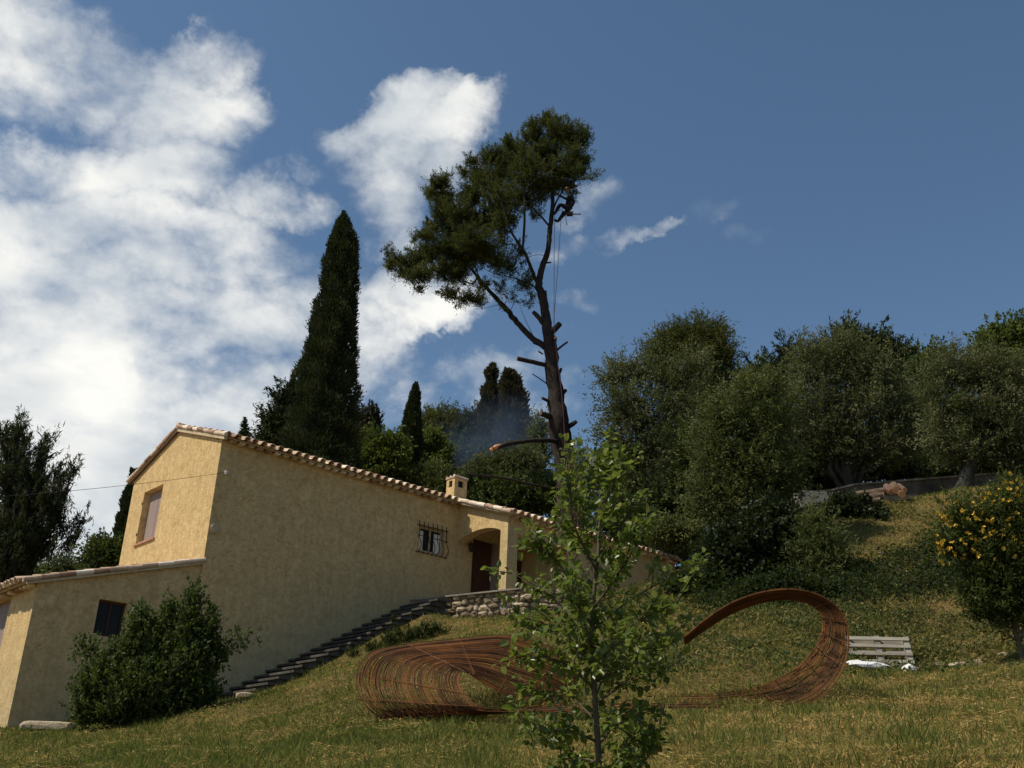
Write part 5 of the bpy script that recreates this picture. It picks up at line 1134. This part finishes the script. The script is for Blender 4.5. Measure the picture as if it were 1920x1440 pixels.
q = np.stack([P-D*hh*.5, P+s_*ww*.5, P+D*hh*.5, P-s_*ww*.5], 1)
tag(quads_obj('grass', q, dry, M['grass']), kind='stuff')
# tufts of longer green grass and matted straw
X, Y, d = sample(1400, 5.2, 26, -34, 41, .9); n0 = len(X); m_ = 60
kind = rng.random(n0) < .5; Xr = np.repeat(X, m_)+rng.normal(0, .10, n0*m_)*(.5+.06*np.repeat(d, m_)); Yr = np.repeat(Y, m_)+rng.normal(0, .10, n0*m_)*(.5+.06*np.repeat(d, m_)); kr = np.repeat(kind, m_); dr_ = np.repeat(d, m_)
ok = free(Xr, Yr); Xr, Yr, kr, dr_ = Xr[ok], Yr[ok], kr[ok], dr_[ok]; n = len(Xr)
D = unit(np.c_[rng.normal(0, .5, n), rng.normal(0, .5, n), np.where(kr, 1.0, .12)]); hh = np.where(kr, rng.uniform(.08, .2, n), rng.uniform(.04, .12, n))[:, None]; ww = (.0024+.0005*dr_)[:, None]*rng.uniform(.6, 1.3, (n, 1))
P = np.c_[Xr, Yr, hgt(Xr, Yr)+np.where(kr, 0, rng.uniform(.01, .07, n))]+D*hh*.45; s_ = unit(np.cross(D, rng.normal(size=(n, 3))))
q = np.stack([P-D*hh*.5, P+s_*ww*.5, P+D*hh*.5, P-s_*ww*.5], 1)
tag(quads_obj('grass_tufts', q, np.clip(np.where(kr, .30, .68)+rng.normal(0, .13, n), 0, 1), M['grass']), kind='stuff')
# leafy weeds over the steep bank
def weeds(name, n0, m_, x0, x1, y0, y1, mat, size, spread, hmax):
    X = rng.uniform(x0, x1, n0); Y = rng.uniform(y0, y1, n0); g = patch(X*1.3+4, Y*1.3); k = (rng.random(n0) < .5+.6*g) & free(X, Y); X, Y = X[k], Y[k]; n0 = len(X)
    Xr = np.repeat(X, m_)+rng.normal(0, spread, n0*m_); Yr = np.repeat(Y, m_)+rng.normal(0, spread, n0*m_); h_ = np.repeat(rng.uniform(.2, 1, n0), m_)*hmax*rng.random(n0*m_)
    ok = free(Xr, Yr); Xr, Yr, h_ = Xr[ok], Yr[ok], h_[ok]; n = len(Xr)
    P = np.c_[Xr, Yr, hgt(Xr, Yr)+h_]; D = rng.normal(size=(n, 3))+[0, 0, .4]
    tag(quads_obj(name, leaves(P, D, size, size*.5, .4), np.clip(rng.normal(.5, .22, n), 0, 1), mat), kind='stuff')
weeds('weeds', 800, 50, 4.6, 15, 17.2, 22.8, M['olive_green'], .06, .12, .16)
weeds('dry_weeds', 1500, 46, 2.0, 16, 16.2, 30, M['grass_dry'], .09, .15, .12)
weeds('bank_weeds', 450, 46, .5, 7.5, 15.0, 26, M['olive_green'], .07, .15, .18)
weeds('dark_weeds', 760, 50, 4.0, 12, 20.4, 22.9, M['dark_shrub'], .09, .2, .35)
weeds('lawn_weeds', 620, 26, -11, 9, 5.5, 16.5, M['olive_green'], .032, .07, .05)
weeds('lawn_clover', 420, 30, -11, 10, 6, 17, M['bush'], .028, .09, .05)
# ------------------------------------------------------------------ drifting smoke behind the pine
def smoke(name, px, py, Y, rx, ry, rd, dens, scale):
    c = at(px, py, Y); k = ppm(c); b = MB(); v = ICO_V*np.array([rx/k, rd, ry/k]); b.add(v, ICO_F); mt, t, out = newmat(name)
    pv = t.nodes.new('ShaderNodeVolumePrincipled'); pv.inputs['Color'].default_value = (.42, .62, .95, 1)
    tcn = t.nodes.new('ShaderNodeTexCoord'); nz = t.nodes.new('ShaderNodeTexNoise'); nz.inputs['Scale'].default_value = scale; nz.inputs['Detail'].default_value = 3; t.links.new(tcn.outputs['Object'], nz.inputs['Vector'])
    mpn = t.nodes.new('ShaderNodeMapping'); mpn.inputs['Scale'].default_value = (k/rx, 1/rd, k/ry); t.links.new(tcn.outputs['Object'], mpn.inputs[0])
    vl = t.nodes.new('ShaderNodeVectorMath'); vl.operation = 'LENGTH'; t.links.new(mpn.outputs[0], vl.inputs[0])
    fall = mathn(t, 'SUBTRACT', 1.0, vl.outputs['Value'], True); fall = mathn(t, 'POWER', fall, 1.1)
    nn_ = mathn(t, 'MULTIPLY', mathn(t, 'SUBTRACT', nz.outputs[0], .36, True), 4.0)
    t.links.new(mathn(t, 'MULTIPLY', mathn(t, 'MULTIPLY', fall, nn_), dens), pv.inputs['Density']); t.links.new(pv.outputs[0], out.inputs['Volume'])
    o = b.build(name, mt, None); o.location = tuple(c); tag(o, kind='stuff'); return o
smoke('smoke', 930, 830, 53, 175, 105, 3.8, .065, .28)
